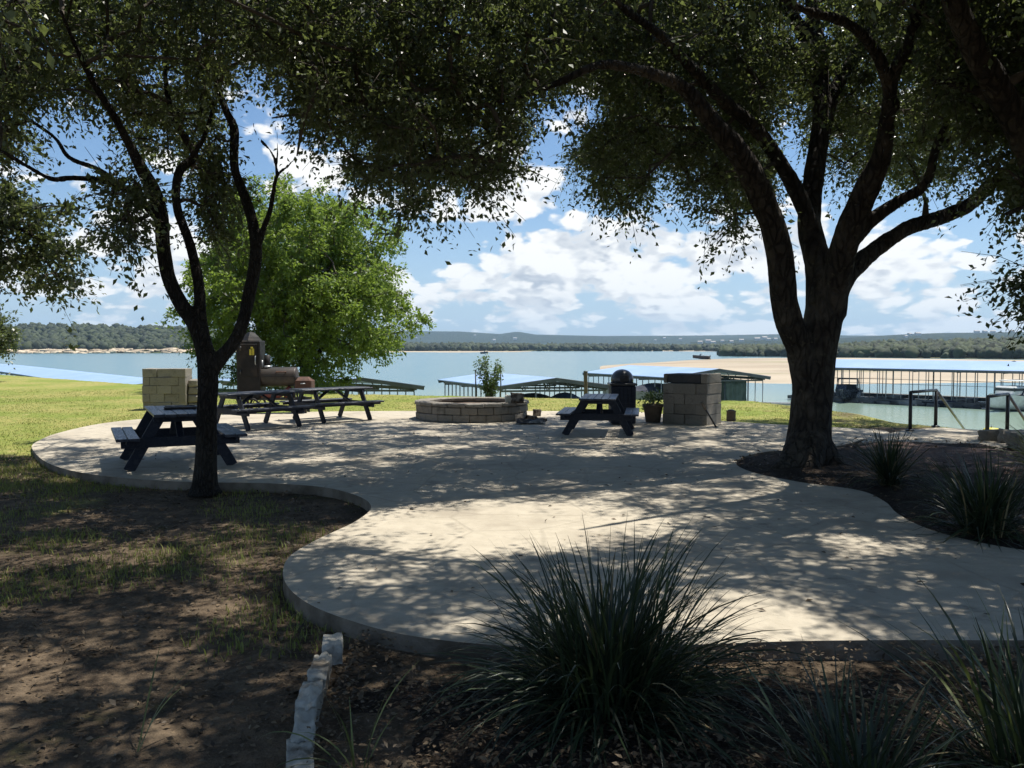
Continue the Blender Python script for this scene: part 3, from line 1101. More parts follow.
def dome(n, c, rx, ry, zlo, z0, dz, inner, thick, ymin):
    """points in a domed crown: mostly near its skin"""
    a = RNG.uniform(0, 2 * np.pi, n); r = np.sqrt(RNG.uniform(0, 1, n))
    zt = z0 + dz * np.sqrt(1 - r * r)
    z = np.where(RNG.uniform(0, 1, n) < inner, RNG.uniform(zlo, np.maximum(zt, zlo + .1), n), zt - np.abs(RNG.normal(0, thick, n)))
    P = np.stack([c[0] + rx * r * np.cos(a), c[1] + ry * r * np.sin(a), z], 1)
    return P[(z > zlo - 0.1) & (P[:, 1] > ymin)]


def fill(n, px0, px1, py0, py1, y0, y1, bot, rad):
    P = at_v(RNG.uniform(px0, px1, n), RNG.uniform(py0, py1, n), RNG.uniform(y0, y1, n))
    return P[shadow_ok(P) & mask(P, bot, rad)]


def overhead(*a):
    P = dome(*a)
    return P[P[:, 1] < 3.2]


def cover(n, x0, x1, y0, y1, z0, z1, bot, rad):
    """clumps spread evenly over the ground they shade"""
    z = RNG.uniform(z0, z1, n)
    P = np.stack([RNG.uniform(x0, x1, n) + SUN.x * z / SUN.z, RNG.uniform(y0, y1, n) + SUN.y * z / SUN.z, z], 1)
    q = project(P)
    vis = (q[0] > -100) & (q[0] < 1124) & (q[1] > -70)
    return P[shadow_ok(P) & (~vis | (mask(P, bot, rad) & (P[:, 1] > 12.2)))]


def clear_of(P, boxes):
    """drop clumps that would stand between the eye side and the bare main limbs"""
    px, py = project(P)
    k = np.ones(len(P), bool)
    k &= ~((px > -60) & (px < 1090) & (py > -70) & (P[:, 1] < 8.4))
    for x0, x1, y0, y1, D in boxes:
        k &= ~((px > x0) & (px < x1) & (py > y0) & (py < y1) & (P[:, 1] < D) & (RNG.uniform(0, 1, len(P)) < 0.93))
    return P[k]


def keep(P, bot, rad):
    return P[shadow_ok(P) & mask(P, bot, rad)]


def limb(spec):
    """spec: (px,py,Y,width_px)"""
    return [at(a, b, Y) for a, b, Y, w in spec], [max(0.012, w / 2 / FPX * Y) for a, b, Y, w in spec]


# ---- big live oak
Lr = [limb(s) for s in (
    [(806, 476, 11.8, 80), (807, 462, 11.8, 56), (809, 440, 11.8, 44), (812, 400, 11.8, 39), (815, 360, 11.8, 39), (822, 325, 11.8, 38), (825, 300, 11.85, 38), (818, 262, 11.95, 27), (809, 222, 12.1, 22), (814, 175, 12.3, 20), (821, 125, 12.5, 18), (819, 83, 12.7, 15), (808, 45, 12.9, 13), (788, 5, 13.1, 13), (770, -60, 13.3, 9)],
    [(810, 400, 11.75, 32), (802, 352, 11.7, 30), (790, 325, 11.6, 27), (783, 290, 11.5, 27), (777, 240, 11.3, 26), (762, 198, 11.1, 25), (742, 158, 10.9, 24), (712, 122, 10.7, 19), (683, 88, 10.5, 15), (642, 71, 10.3, 12), (600, 65, 10.1, 9), (560, 82, 9.95, 7.5), (520, 97, 9.8, 6), (488, 104, 9.7, 5)],
    [(812, 232, 12.0, 19), (800, 198, 11.9, 17), (783, 167, 11.75, 15), (757, 130, 11.6, 14), (722, 100, 11.3, 13), (688, 64, 11.0, 11), (660, 35, 10.7, 10), (620, 5, 10.3, 8), (560, -50, 9.8, 8)],
    [(820, 130, 12.5, 16), (821, 62, 12.8, 14), (812, 6, 13.0, 12), (806, -60, 13.3, 8)],
    [(822, 135, 12.5, 17), (832, 98, 12.7, 14), (852, 60, 13.0, 12), (872, 26, 13.3, 10), (890, -30, 13.8, 8)],
    [(830, 315, 11.8, 32), (838, 272, 11.6, 27), (850, 228, 11.35, 27), (868, 186, 11.1, 24), (882, 154, 10.9, 20), (887, 122, 10.7, 15), (893, 76, 10.4, 13), (908, 45, 10.1, 12), (918, 5, 9.8, 11), (930, -60, 9.3, 10)],
    [(856, 236, 11.4, 17), (874, 218, 11.3, 14), (900, 200, 11.2, 12), (925, 184, 11.1, 11), (936, 148, 11.0, 9), (947, 122, 10.9, 7)],
    [(830, 305, 11.9, 28), (848, 274, 12.0, 21), (875, 250, 12.2, 17), (908, 228, 12.4, 15), (942, 217, 12.6, 15), (971, 204, 12.7, 14), (996, 180, 12.8, 12), (1020, 163, 12.9, 13), (1080, 130, 13.2, 9)],
    [(893, 110, 10.6, 15), (880, 60, 10.2, 12), (850, 25, 9.8, 11), (800, 8, 9.2, 9), (740, -30, 8.6, 7)],
    [(935, -10, 9.6, 13), (960, -60, 9.0, 10), (985, -160, 8.0, 7)],
    # root flare
    [(806, 440, 11.7, 34), (794, 461, 11.5, 30), (776, 474, 11.2, 16)], [(812, 440, 11.8, 36), (826, 461, 11.65, 32), (844, 474, 11.4, 16)], [(810, 440, 11.6, 34), (810, 464, 11.35, 26), (811, 478, 11.1, 14)],
)]


clR = np.vstack([spaced(keep(clear_of(dome(26000, (3.2, 12.6), 9.2, 9.2, 3.2, 5.0, 4.0, .4, 1.2, 4.2), [(670, 1050, -80, 280, 11.2), (550, 680, 0, 130, 10.4), (-100, 320, 30, 280, 10.2)]), botR, .42), 640, .52),
                 spaced(fill(6000, 300, 545, -20, 225, 9.5, 11.2, botR, .30), 125, .38),
                 spaced(fill(6000, 550, 765, -20, 250, 11.2, 13.4, botR, .32), 140, .40),
                 spaced(fill(4000, 760, 960, -20, 210, 12.2, 14.5, botR, .32), 75, .45),
                 spaced(cover(14000, -1.5, 7.5, 2.5, 10, 5.0, 7.8, botR, .4), 700, .33), spaced(cover(14000, -1.5, 10.5, 9, 19.5, 5.2, 9.2, botR, .4), 860, .38), spaced(cover(14000, -6.0, 1.0, 9.5, 18.2, 5.2, 8.6, botR, .4), 330, .40)])
tree('live_oak', 'big live oak with several thick dark limbs rising from one trunk in the mulch bed', 'tree', Lr, clR, M['oak_leaf'], M['bark'], 215, 0.07, 0.42, 0.035, 0.014, base=gp(810, 466), sides=14)

# ---- slender oak by the near bed
Ll = [limb(s) for s in (
    [(205, 494, 9.9, 36), (205, 484, 9.9, 26), (206, 460, 9.9, 22), (207, 410, 9.9, 20), (208, 380, 9.9, 21), (205, 352, 9.9, 19), (196, 326, 9.9, 17), (181, 304, 9.85, 15), (169, 278, 9.8, 14), (163, 245, 9.75, 14), (161, 214, 9.7, 14), (153, 190, 9.6, 15), (138, 162, 9.4, 11), (128, 142, 9.3, 9), (114, 116, 9.1, 8), (99, 92, 8.9, 7), (84, 64, 8.7, 6), (60, 10, 8.3, 4)],
    [(206, 350, 9.9, 14), (201, 318, 9.95, 12), (198, 280, 10.0, 11), (190, 245, 10.05, 10), (178, 211, 10.1, 9), (176, 187, 10.15, 9), (181, 169, 10.2, 9), (195, 155, 10.3, 8), (184, 136, 10.3, 7), (172, 115, 10.4, 6), (165, 70, 10.5, 5), (170, 20, 10.6, 4)],
    [(160, 222, 9.75, 9), (147, 207, 9.7, 8), (132, 193, 9.6, 7), (115, 185, 9.5, 7), (98, 180, 9.3, 6), (72, 178, 9.1, 6), (52, 179, 8.9, 5), (30, 168, 8.7, 5), (0, 150, 8.4, 4)],
    [(120, 186, 9.5, 6), (100, 170, 9.6, 5), (70, 158, 9.7, 5), (55, 138, 9.8, 4), (30, 120, 10, 4)],
    [(208, 378, 9.9, 17), (217, 362, 9.9, 15), (232, 345, 9.9, 13), (242, 325, 9.9, 13), (249, 296, 9.95, 13), (256, 255, 10.0, 13), (252, 220, 10.05, 11), (243, 192, 10.1, 10), (235, 170, 10.1, 9), (234, 148, 10.15, 9), (234, 128, 10.2, 9), (225, 108, 10.2, 7), (216, 80, 10.3, 6), (205, 30, 10.4, 5)],
    [(256, 252, 10.0, 8), (263, 230, 9.95, 6.5), (269, 214, 9.9, 5.5), (273, 195, 9.85, 4.5), (277, 176, 9.8, 4), (288, 166, 9.7, 2.5), (297, 156, 9.6, 1.5)],
    [(277, 176, 9.8, 4), (274, 158, 9.8, 3), (262, 140, 9.8, 2), (244, 130, 9.8, 1.5)], [(276, 170, 9.8, 3), (278, 140, 9.8, 2), (272, 118, 9.8, 1.5)], [(270, 150, 9.8, 2.5), (258, 138, 9.75, 2), (252, 120, 9.7, 1.5)],
    [(192, 155, 10.25, 6), (205, 135, 10.3, 5), (215, 100, 10.3, 4)],
)]


clL = np.vstack([spaced(keep(clear_of(dome(12000, (-4.6, 9.3), 6.3, 5.9, 3.0, 5.2, 2.2, .45, 1.0, 3.6), [(85, 300, 30, 280, 9.9)]), botL, .38), 330, .48),
                 spaced(clear_of(fill(7000, -20, 335, -20, 180, 8.6, 12, botL, .26), [(85, 300, 60, 280, 9.9)]), 150, .38),
                 spaced(fill(3000, 92, 150, 180, 262, 9.0, 9.6, botL, .22), 10, .24), spaced(fill(3000, 186, 242, 165, 260, 10.4, 11.4, botL, .22), 13, .3), spaced(cover(9000, -8.5, -1.5, 2.5, 15, 4.6, 7.4, botL, .4), 265, .42),
                 spaced(overhead(3000, (-3.5, 1.0), 5.5, 5.0, 3.9, 4.6, 2.0, .3, .8, -4.5), 110, .6)])
tree('live_oak', 'slender oak forking into thin twisting stems beside the picnic table', 'tree', Ll, clL, M['oak_leaf'], M['bark_fine'], 190, 0.066, 0.38, 0.02, 0.006, base=gp(205, 487, -0.1))

# ---- oak standing just out of the frame, its hanging sprays reach in
L3 = [limb(s) for s in (
    [(-170, 480, 13.5, 30), (-168, 400, 13.5, 24), (-160, 330, 13.5, 22), (-150, 250, 13.5, 20), (-140, 150, 13.4, 16), (-120, 60, 13.3, 12)],
    [(-160, 330, 13.5, 14), (-110, 260, 13.4, 11), (-60, 230, 13.3, 9), (-10, 222, 13.2, 7), (18, 228, 13.2, 5), (40, 240, 13.2, 3)],
    [(-150, 260, 13.5, 13), (-210, 180, 13.6, 10), (-280, 120, 13.8, 7)],
)]


bot3 = bottom_fn([(-400, 330), (-20, 295), (20, 285), (35, 296), (55, 302), (70, 290), (80, 262), (84, 240), (86, 190), (90, 100), (400, 100)])


P = dome(5000, (-11.6, 14.4), 4.6, 4.8, 3.6, 4.5, 3.0, 1.0, 1.0, 0)
q = project(P)
P = P[~((q[0] > -20) & (q[1] > 150)) & (q[0] < 40)]
cl3 = spaced(P[shadow_ok(P)], 170, .5)
pxs_, pys_ = RNG.uniform(-60, 84, 3000), RNG.uniform(185, 300, 3000)
k_ = ~((pxs_ > 10) & (pys_ < 200 + 0.1 * pxs_)) & ~((pxs_ < 20) & (pys_ > 268))
P = at_v(pxs_[k_], pys_[k_], RNG.uniform(12.8, 13.8, k_.sum()))
cl3 = np.vstack([cl3, spaced(P[mask(P, bot3, .30)], 34, .33)])
tree('live_oak', 'oak whose leafy branch end hangs in from the side over the sunlit lawn', 'tree', L3, cl3, M['oak_leaf'], M['bark_fine'], 260, 0.085, 0.36, None, base=at(-170, 478, 13.5))

# ---- oak whose thick limb leans in at the upper corner
L4 = [limb(s) for s in (
    [(1230, 500, 9.6, 60), (1200, 420, 9.6, 46), (1150, 330, 9.6, 42), (1095, 240, 9.5, 38), (1048, 180, 9.4, 34), (1020, 130, 9.3, 27), (998, 88, 9.2, 27), (974, 48, 9.0, 24), (952, -5, 8.8, 23), (930, -90, 8.4, 16)],
    [(1095, 240, 9.5, 24), (1150, 140, 9.8, 18), (1180, 40, 10, 13)], [(1010, 110, 9.25, 13), (975, 90, 9.4, 10), (930, 80, 9.6, 7)],
    [(1060, 200, 9.4, 12), (1030, 205, 9.3, 8), (1005, 215, 9.2, 5)], [(1080, 290, 9.5, 10), (1045, 285, 9.3, 6), (1020, 290, 9.2, 3)],
)]


pxs_, pys_ = RNG.uniform(1030, 1060, 800), RNG.uniform(268, 300, 800)
k_ = (pys_ > 300 - (pxs_ - 1000) * 0.9) & (pys_ < 316)
cl4 = np.vstack([spaced(keep(clear_of(dome(9000, (8.6, 9.0), 5.4, 5.8, 3.4, 4.9, 3.4, 1.0, 1.0, 4.0), [(925, 1040, -60, 170, 9.3), (900, 1018, 120, 260, 13)]), botT4, .4), 360, .46),
                 spaced(clear_of(fill(5000, 930, 1060, -20, 240, 9.4, 11, botT4, .28), [(900, 1018, 95, 260, 13)]), 90, .36),
                 spaced(at_v(pxs_[k_], pys_[k_], RNG.uniform(9.0, 9.5, k_.sum())), 10, .16),
                 spaced(overhead(3000, (4.5, 0.8), 5.5, 4.8, 3.9, 4.6, 2.2, .3, .8, -4.5), 110, .6)])
tree('live_oak', 'oak leaning in from beyond the frame with a thick dark limb crossing the upper corner', 'tree', L4, cl4, M['oak_leaf'], M['bark'], 210, 0.07, 0.4, 0.03, 0.01, base=at(1230, 498, 9.6))


# ---- bright green round tree on the bank
def round_tree(name, label, px, Y, ybase, w_px, ytop, ybot, n, per, size, rad, mat, bk, seed=0, skew=0.0):
    b = at(px, ybase, Y)
    cx = at(px, 300, Y).x
    Rx = w_px / 2 / FPX * Y
    zt, zb = at(px, ytop, Y).z, at(px, ybot, Y).z
    zc, Rz = (zt + zb) / 2, (zt - zb) / 2

    v = unit(RNG.normal(size=(n * 12, 3)))
    rr = RNG.uniform(0, 1, len(v)) ** 0.42
    lump = np.array([0.86 + 0.34 * mnoise.noise(Vector(q * 1.9) + Vector((seed, 0, 0))) + 0.14 * mnoise.noise(Vector(q * 4.5) + Vector((seed, 4, 0))) for q in v])
    k = (rr * lump)[:, None]
    cl = spaced(np.array([cx, Y, zc]) + v * k * [Rx, Rx, Rz], n, rad * 0.62)
    limbs = [([b, b + Vector((0.1, 0, (zb - b.z) * 0.6)), Vector((cx, Y, zb + 0.2 * Rz)), Vector((cx + 0.2, Y, zc + 0.3 * Rz))], [0.03 * Rx + 0.05, 0.03 * Rx + 0.03, 0.03 * Rx, 0.02])]
    for q in range(7):
        a = q * 0.9 + random.uniform(-.3, .3)
        e = Vector((cx + math.cos(a) * Rx * 0.62, Y + math.sin(a) * Rx * 0.62, zc + random.uniform(-0.3, 0.5) * Rz))
        s = Vector((cx, Y, zb + 0.15 * Rz + q * 0.06 * Rz))
        limbs.append(([s, (s + e) / 2 + Vector((0, 0, 0.1 * Rz)), e], [0.02 * Rx, 0.013 * Rx, 0.008 * Rx]))
    return tree(name, label, 'tree', limbs, cl, mat, bk, per, size, rad, None, base=b, droop=0.3, rag=(0.55, 1.25))


round_tree('elm_tree', 'round bright green tree in full sun on the bank, behind the smoker', 302, 34, 418, 250, 168, 404, 600, 200, 0.14, 0.62, M['elm_leaf'], M['bark_fine'], 2.2)
round_tree('shore_tree', 'small dark tree cut by the frame edge, on the lawn before the lake', -14, 40, 385, 52, 306, 358, 60, 160, 0.14, 0.6, M['oak_leaf'], M['bark_fine'], 5.5)
# sapling by the blue roofed dock
sb_ = at(489, 404, 27.6)
sp_root = thing('sapling', 'young bushy sapling with upright shoots before the blue dock roof', 'plant', sb_)
tb = MB(); cl = []
for q in range(9):
    a = random.uniform(0, 6.28); l_ = random.uniform(0.15, 0.42)
    h = random.uniform(0.8, 1.45) if q else 1.5
    e = Vector((math.cos(a) * l_, math.sin(a) * l_, h))
    tb.tube([(0, 0, -0.1), (e.x * 0.5, e.y * 0.5, h * 0.5), e], [0.018, 0.012, 0.004], 5)
    for t in np.linspace(0.28, 1, 9):
        cl.append((e.x * t, e.y * t, h * t))
tb.build('stem', M['twig'], sp_root)
crown_mesh('leaves', np.array(cl), 33, 0.075, M['shrub_leaf'], sp_root, 0.10, -0.2)


# ------------------------------------------------------------------ blades
def blades(name, base_xy, n, lmin, lmax, width, lean, mat, parent, spread=0.12, segs=7, curl=1.0, arange=None, a0=0.0, loc0=0.0):
    """arching strap leaves from a crown point; V-folded ribbons"""
    az = RNG.uniform(0, 2 * np.pi, n) if arange is None else a0 + RNG.normal(0, arange, n)
    L = RNG.uniform(lmin, lmax, n)
    r0 = spread * np.sqrt(RNG.uniform(0, 1, n))
    th0 = np.abs(RNG.normal(0, lean * 0.55, n)) + 0.04          # lean at the base
    bend = RNG.uniform(0.25, 1.0, n) * curl * (0.35 + 1.1 * th0)       # extra lean to the tip
    t = np.linspace(0, 1, segs + 1)
    x = np.zeros((n, segs + 1)); z = np.zeros((n, segs + 1))
    for i in range(segs):
        th = th0 + bend * ((t[i] + 0.5 / segs) ** 1.4) * 1.6
        x[:, i + 1] = x[:, i] + np.sin(th) * L / segs
        z[:, i + 1] = z[:, i] + np.cos(th) * L / segs
    side = RNG.normal(0, 0.10, n)
    dx, dy = np.cos(az), np.sin(az)
    a2 = RNG.uniform(0, 2 * np.pi, n)
    bx = base_xy[0] + r0 * (0.6 * dx + 0.4 * np.cos(a2)); by = base_xy[1] + r0 * (0.6 * dy + 0.4 * np.sin(a2))
    sx, sy = -dy, dx
    lat = side[:, None] * L[:, None] * (t[None, :] ** 2)
    PX = bx[:, None] + dx[:, None] * x + sx[:, None] * lat
    PY = by[:, None] + dy[:, None] * x + sy[:, None] * lat
    PZ = loc0 + np.maximum(z, 0.008 + 0.01 * RNG.uniform(0, 1, n)[:, None])
    w = width * RNG.uniform(0.6, 1.25, n)[:, None] * (0.75 + 0.6 * t[None, :]) * np.clip((1 - t[None, :]) * 2.2, 0.03, 1) ** 0.8
    tw = RNG.uniform(-0.5, 0.5, n)[:, None]
    wx, wy = sx[:, None] * np.cos(tw) + dx[:, None] * np.sin(tw) * .3, sy[:, None] * np.cos(tw) + dy[:, None] * np.sin(tw) * .3
    Lf = np.stack([PX - wx * w, PY - wy * w, PZ + 0.3 * w + np.sin(tw) * w], -1)
    Cn = np.stack([PX, PY, PZ], -1)
    Rt = np.stack([PX + wx * w, PY + wy * w, PZ + 0.3 * w - np.sin(tw) * w], -1)
    V = np.stack([Lf, Cn, Rt], 2).reshape(n, -1, 3)
    Fl = []
    for i in range(segs):
        a = i * 3
        Fl += [(a, a + 1, a + 4, a + 3), (a + 1, a + 2, a + 5, a + 4)]
    Fl = np.array(Fl)
    nv = (segs + 1) * 3
    F = (Fl[None] + (np.arange(n) * nv)[:, None, None]).reshape(-1, 4)
    rn = np.repeat(RNG.uniform(0, 1, n) ** 1.6, len(Fl))
    return np_mesh(name, V.reshape(-1, 3), F, mat, parent, attrs={'rnd': ('FACE', rn)}, smooth=True)


def clump(label, x, y, z, n, lmin, lmax, width, lean, mat='blade', dry=0.08, spread=0.16, yellow=0, cat='ornamental grass', name='grass_clump', curl=1.0):
    r_ = thing(name, label, cat, (x, y, z))
    blades('blades', (0, 0), n, lmin, lmax, width, lean, M[mat], r_, spread, curl=curl)
    if dry: blades('dry_blades', (0, 0), int(n * dry), lmin * 0.5, lmax * 0.85, width * 0.9, lean * 1.5, M['blade_dry'], r_, spread * 1.1, curl=1.3)
    if yellow: blades('pale_blades', (0, 0), yellow, lmin, lmax, width * 1.1, lean, M['blade_yellow'], r_, spread * 1.2, curl=curl)  # sunlit look of these blades is put into their paler colour
    return r_


clump('large dark strappy grass clump in the mulch bed, before the patio edge', 0.47, 4.05, -0.1, 1300, 0.42, 0.96, 0.006, 1.9, spread=0.34, dry=0.12, curl=1.25)
clump('arching grass clump with pale sunlit blades at the photo corner', 2.1, 3.3, -0.1, 200, 0.45, 0.88, 0.006, 1.5, spread=0.26, yellow=80, dry=0.15)
clump('low dark sprawling grass clump between the two taller clumps', 1.32, 3.15, -0.1, 260, 0.3, 0.62, 0.006, 1.7, spread=0.28, dry=0.15)
clump('sparse tuft of thin stalks beside the white edging stones', -0.62, 3.35, -0.1, 12, 0.25, 0.55, 0.004, 0.5, 'blade_yellow', dry=0, spread=0.03)
clump('few lone dry stalks standing in the shaded dirt', -1.62, 3.6, -0.12, 4, 0.3, 0.52, 0.004, 0.7, 'blade_yellow', dry=0, spread=0.01)
p = gp(888, 487); clump('spiky grass clump with sunlit straw base near the big oak trunk', p.x, p.y, 0.02, 230, 0.4, 0.8, 0.007, 1.0, dry=0.3, spread=0.12)
p = gp(985, 535); clump('dark wide grass clump at the bend of the patio edge', p.x, p.y, 0.0, 420, 0.42, 0.85, 0.007, 1.15, spread=0.2)
p = gp(1052, 478); clump('arching tuft spilling over by the stone blocks of the landing', p.x, p.y, 0.04, 240, 0.5, 0.9, 0.010, 1.1, 'blade_yellow', dry=0.3, spread=0.2)

# leaf litter & sparse turf: nobody could count these
def drop_on(P):
    return ground_z(P)


def litter(name, n, region, size, mat, zfix=None, lift=0.012):
    pts = []
    while len(pts) < n:
        P = np.column_stack([RNG.uniform(region[0], region[1], n), RNG.uniform(region[2], region[3], n)])
        dens = np.array([0.5 + 0.9 * mnoise.noise(Vector((q[0] * 1.3, q[1] * 1.3, 3))) for q in P])
        pts += list(P[RNG.uniform(0, 1, n) < dens])
    P = np.array(pts[:n])
    ins = in_poly(P, patio_xy)
    if zfix is None:
        P = P[~ins]; z = ground_z(P) + 0.016 * fnoise(P, 1.1, 3.1) + 0.012 * fnoise(P, 3.3, 8.2)
    else:
        P = P[ins]; z = np.full(len(P), zfix)
    C = np.column_stack([P, z + lift * RNG.uniform(0.5, 1.6, len(P))])
    d = unit(np.column_stack([RNG.normal(size=(len(P), 2)), RNG.normal(0, 0.25, len(P))]))
    nn = unit(np.column_stack([RNG.normal(0, .35, (len(P), 2)), np.ones(len(P))]))
    L = size * RNG.uniform(0.5, 1.4, len(P))
    V, F = leaf_quads(C, d, nn, L, L * RNG.uniform(.35, .6, len(P)), 0.2)
    o = np_mesh(name, V, F, mat, attrs={'rnd': ('FACE', RNG.uniform(0, 1, len(P)) ** 1.5)})
    return tag(o, kind='stuff')


litter('leaf_litter', 26000, (-9.5, 0.2, 2.2, 13.0), 0.038, M['litter'])
litter('bed_litter', 15000, (-0.9, 4.2, 2.6, 5.4), 0.034, M['litter'], lift=0.07)
litter('oak_bed_litter', 3500, (3.2, 8.5, 7.5, 14.5), 0.06, M['litter'], lift=0.10)
litter('patio_litter', 700, (-6, 8, 5, 19), 0.05, M['litter'], zfix=0.004, lift=0.006)


def turf(name, n, region, h, mat, dens_fn, w=0.006):
    P = np.column_stack([RNG.uniform(region[0], region[1], n), RNG.uniform(region[2], region[3], n)])
    P = P[RNG.uniform(0, 1, n) < dens_fn(P)]
    P = P[~in_poly(P, patio_xy) & in_poly(P, land_poly)]
    z = ground_z(P)
    m_ = len(P)
    a = RNG.uniform(0, 6.28, m_)
    lean = RNG.uniform(0, 0.9, m_)
    hh = h * RNG.uniform(0.5, 1.5, m_)
    ww = w * RNG.uniform(0.6, 1.4, m_)
    b = np.column_stack([P, z - 0.01])
    sx = np.column_stack([-np.sin(a), np.cos(a), np.zeros(m_)]) * ww[:, None]
    mid = b + np.column_stack([np.cos(a) * lean * .35, np.sin(a) * lean * .35, np.full(m_, .6)]) * hh[:, None]
    tip = b + np.column_stack([np.cos(a) * lean, np.sin(a) * lean, np.full(m_, 1.0)]) * hh[:, None]
    V = np.stack([b - sx, b + sx, mid + sx * .7, mid - sx * .7, tip], 1).reshape(-1, 3)
    F1 = np.arange(m_)[:, None] * 5 + np.array([[0, 1, 2, 3]])
    F2 = np.arange(m_)[:, None] * 5 + np.array([[3, 2, 4, 4]])
    # triangle tip: use a degenerate-free tri list instead
    T = np.concatenate([np.arange(m_)[:, None] * 5 + np.array([[0, 1, 2]]), np.arange(m_)[:, None] * 5 + np.array([[0, 2, 3]]), np.arange(m_)[:, None] * 5 + np.array([[3, 2, 4]])])
    r_ = RNG.uniform(0, 1, m_)
    o = np_mesh(name, V, T, mat, k=3, attrs={'rnd': ('FACE', np.tile(r_, 3))})
    return tag(o, kind='stuff')


turf('lawn_grass', 260000, (-28, 9.5, 13.2, 33), 0.028, M['lawn_blade'], lambda P: np.clip(0.9 - 0.025 * (P[:, 1] - 14), 0.3, 1) * (np.abs(P[:, 0]) < P[:, 1] * 0.68) * (~((P[:, 0] > 3.5) & (P[:, 1] < 17.5))), 0.0065)
turf('sparse_grass', 110000, (-9, -0.9, 2.4, 13.2), 0.05, M['lawn_blade'], lambda P: np.clip(np.array([mnoise.noise(Vector((q[0] * .9, q[1] * .9, 7.7))) for q in P]) * 1.7 + 0.22 - 0.12 * (P[:, 0] + 3), 0, 1) * (np.abs(P[:, 0]) < P[:, 1] * 0.75) * 0.9, 0.004)


# ------------------------------------------------------------------ stones
def rock(name, loc, size, rz, mat, parent=None, amp=0.12, seed=0.0, cuts=4, tilt=0.0, flat=False):
    b = bmesh.new()
    bmesh.ops.create_cube(b, size=1)
    bmesh.ops.subdivide_edges(b, edges=b.edges, cuts=cuts, use_grid_fill=True)
    for v in b.verts:
        c = v.co
        rnd = Vector((c.x, c.y, c.z))
        k_ = max(abs(c.x), abs(c.y), abs(c.z)) * 2
        sph = c.normalized() * 0.62
        c2 = c.lerp(sph, 0.08 if flat else 0.16)
        n = mnoise.noise_vector(c * 2.6 + Vector((seed * 7.1, seed, 0))) * amp + mnoise.noise_vector(c * 7 + Vector((seed, 3, seed))) * amp * 0.4 + mnoise.noise_vector(c * 17 + Vector((seed, 3, 9))) * amp * 0.18
        c2 = c2 + n
        v.co = Vector((c2.x * size[0], c2.y * size[1], c2.z * size[2]))
    me = bpy.data.meshes.new(name)
    b.to_mesh(me); b.free()
    me.polygons.foreach_set('use_smooth', [True] * len(me.polygons))
    me.materials.append(mat)
    o = bpy.data.objects.new(name, me)
    col.objects.link(o)
    o.location = loc
    o.rotation_euler = (random.gauss(0, .04) + tilt, random.gauss(0, .04), rz)
    if parent: o.parent = parent
    return o


edge_px = [(338, 630), (325, 651), (314, 676), (306, 705), (301, 738), (299, 778), (298, 830)]
pts = [gp(x, y, 0.0) for x, y in edge_px]
desc = ['tilted cream stone ending the edging row, nearest the patio', 'second white edging stone from the patio end of the row', 'third white edging stone from the patio, where the row bends',
        'fourth white edging stone from the patio, a flat narrow one', 'fifth white edging stone from the patio, smooth topped', 'sixth edging stone from the patio, cut by the photo bottom', 'edging stone beyond the photo bottom']
for i, p in enumerate(pts[:6]):
    q = pts[i + 1]; pr = pts[i - 1] if i else p - (q - p)
    d = (q - pr)
    L = ((q - p).length if i < 6 else 0.3)
    mid = (p + q) / 2 if i else (p * 0.62 + q * 0.38)
    dd = (q - p)
    o = rock('edging_stone', (mid.x, mid.y, -0.085), (0.10 * (1.05 if i == 0 else random.uniform(.92, 1.1)), L * 1.02 if i else 0.26, 0.15), math.atan2(dd.y, dd.x) - math.pi / 2 + (0.2 if i == 0 else random.gauss(0, .07)), M['limestone'], seed=i + 1.3, amp=0.11, flat=True, cuts=8, tilt=0.12 if i == 0 else 0)
    tag(o, desc[i], 'edging stone', 'white stones edging the bed')


def rnd_attr(o, per_faces=None):
    me = o.data
    n = len(me.polygons)
    a = me.attributes.new('rnd', 'FLOAT', 'FACE')
    k = per_faces or 26
    v = np.repeat(RNG.uniform(0, 1, n // k + 1), k)[:n]
    a.data.foreach_set('value', v.astype(np.float32))


def block_wall(w, d, courses, ch, bl, jit=0.006, skip=None):
    """stacked rough block pillar: each course of blocks round a core"""
    mb = MB()
    for c in range(courses):
        z = ch * (c + 0.5)
        nb = max(1, round(w / bl))
        off = 0.5 if c % 2 else 0
        cuts_ = sorted({0, w} | {min(w, max(0, (i + off) * w / nb)) for i in range(nb + 1)})
        for a, b in zip(cuts_[:-1], cuts_[1:]):
            if b - a < 0.04: continue
            if skip and skip(c, (a + b) / 2 - w / 2): continue
            mb.bbox(((a + b) / 2 - w / 2 + random.gauss(0, .003), random.gauss(0, .006), z), (b - a - 0.003, d + random.gauss(0, .012), ch - 0.003), 0.007, None, jit)
    return mb


# block pillar on the lawn
p = gp(170, 409.5, -0.05)
t = thing('stone_counter', 'tan stone block counter on the lawn edge behind the near picnic table', 'stone counter', (p.x - .05, p.y, -0.06), 0.12)
o = block_wall(1.10, 0.7, 5, 0.222, 0.42, skip=None).build('block_stack', M['block'], t); rnd_attr(o)
sd_ = MB()
for c in range(4):
    sd_.bbox((0.70, 0.06, 0.205 * (c + .5)), (0.26, 0.55 + random.gauss(0, .02), 0.195), 0.03, None, 0.02)
o = sd_.build('side_pier', M['block'], t); rnd_attr(o)
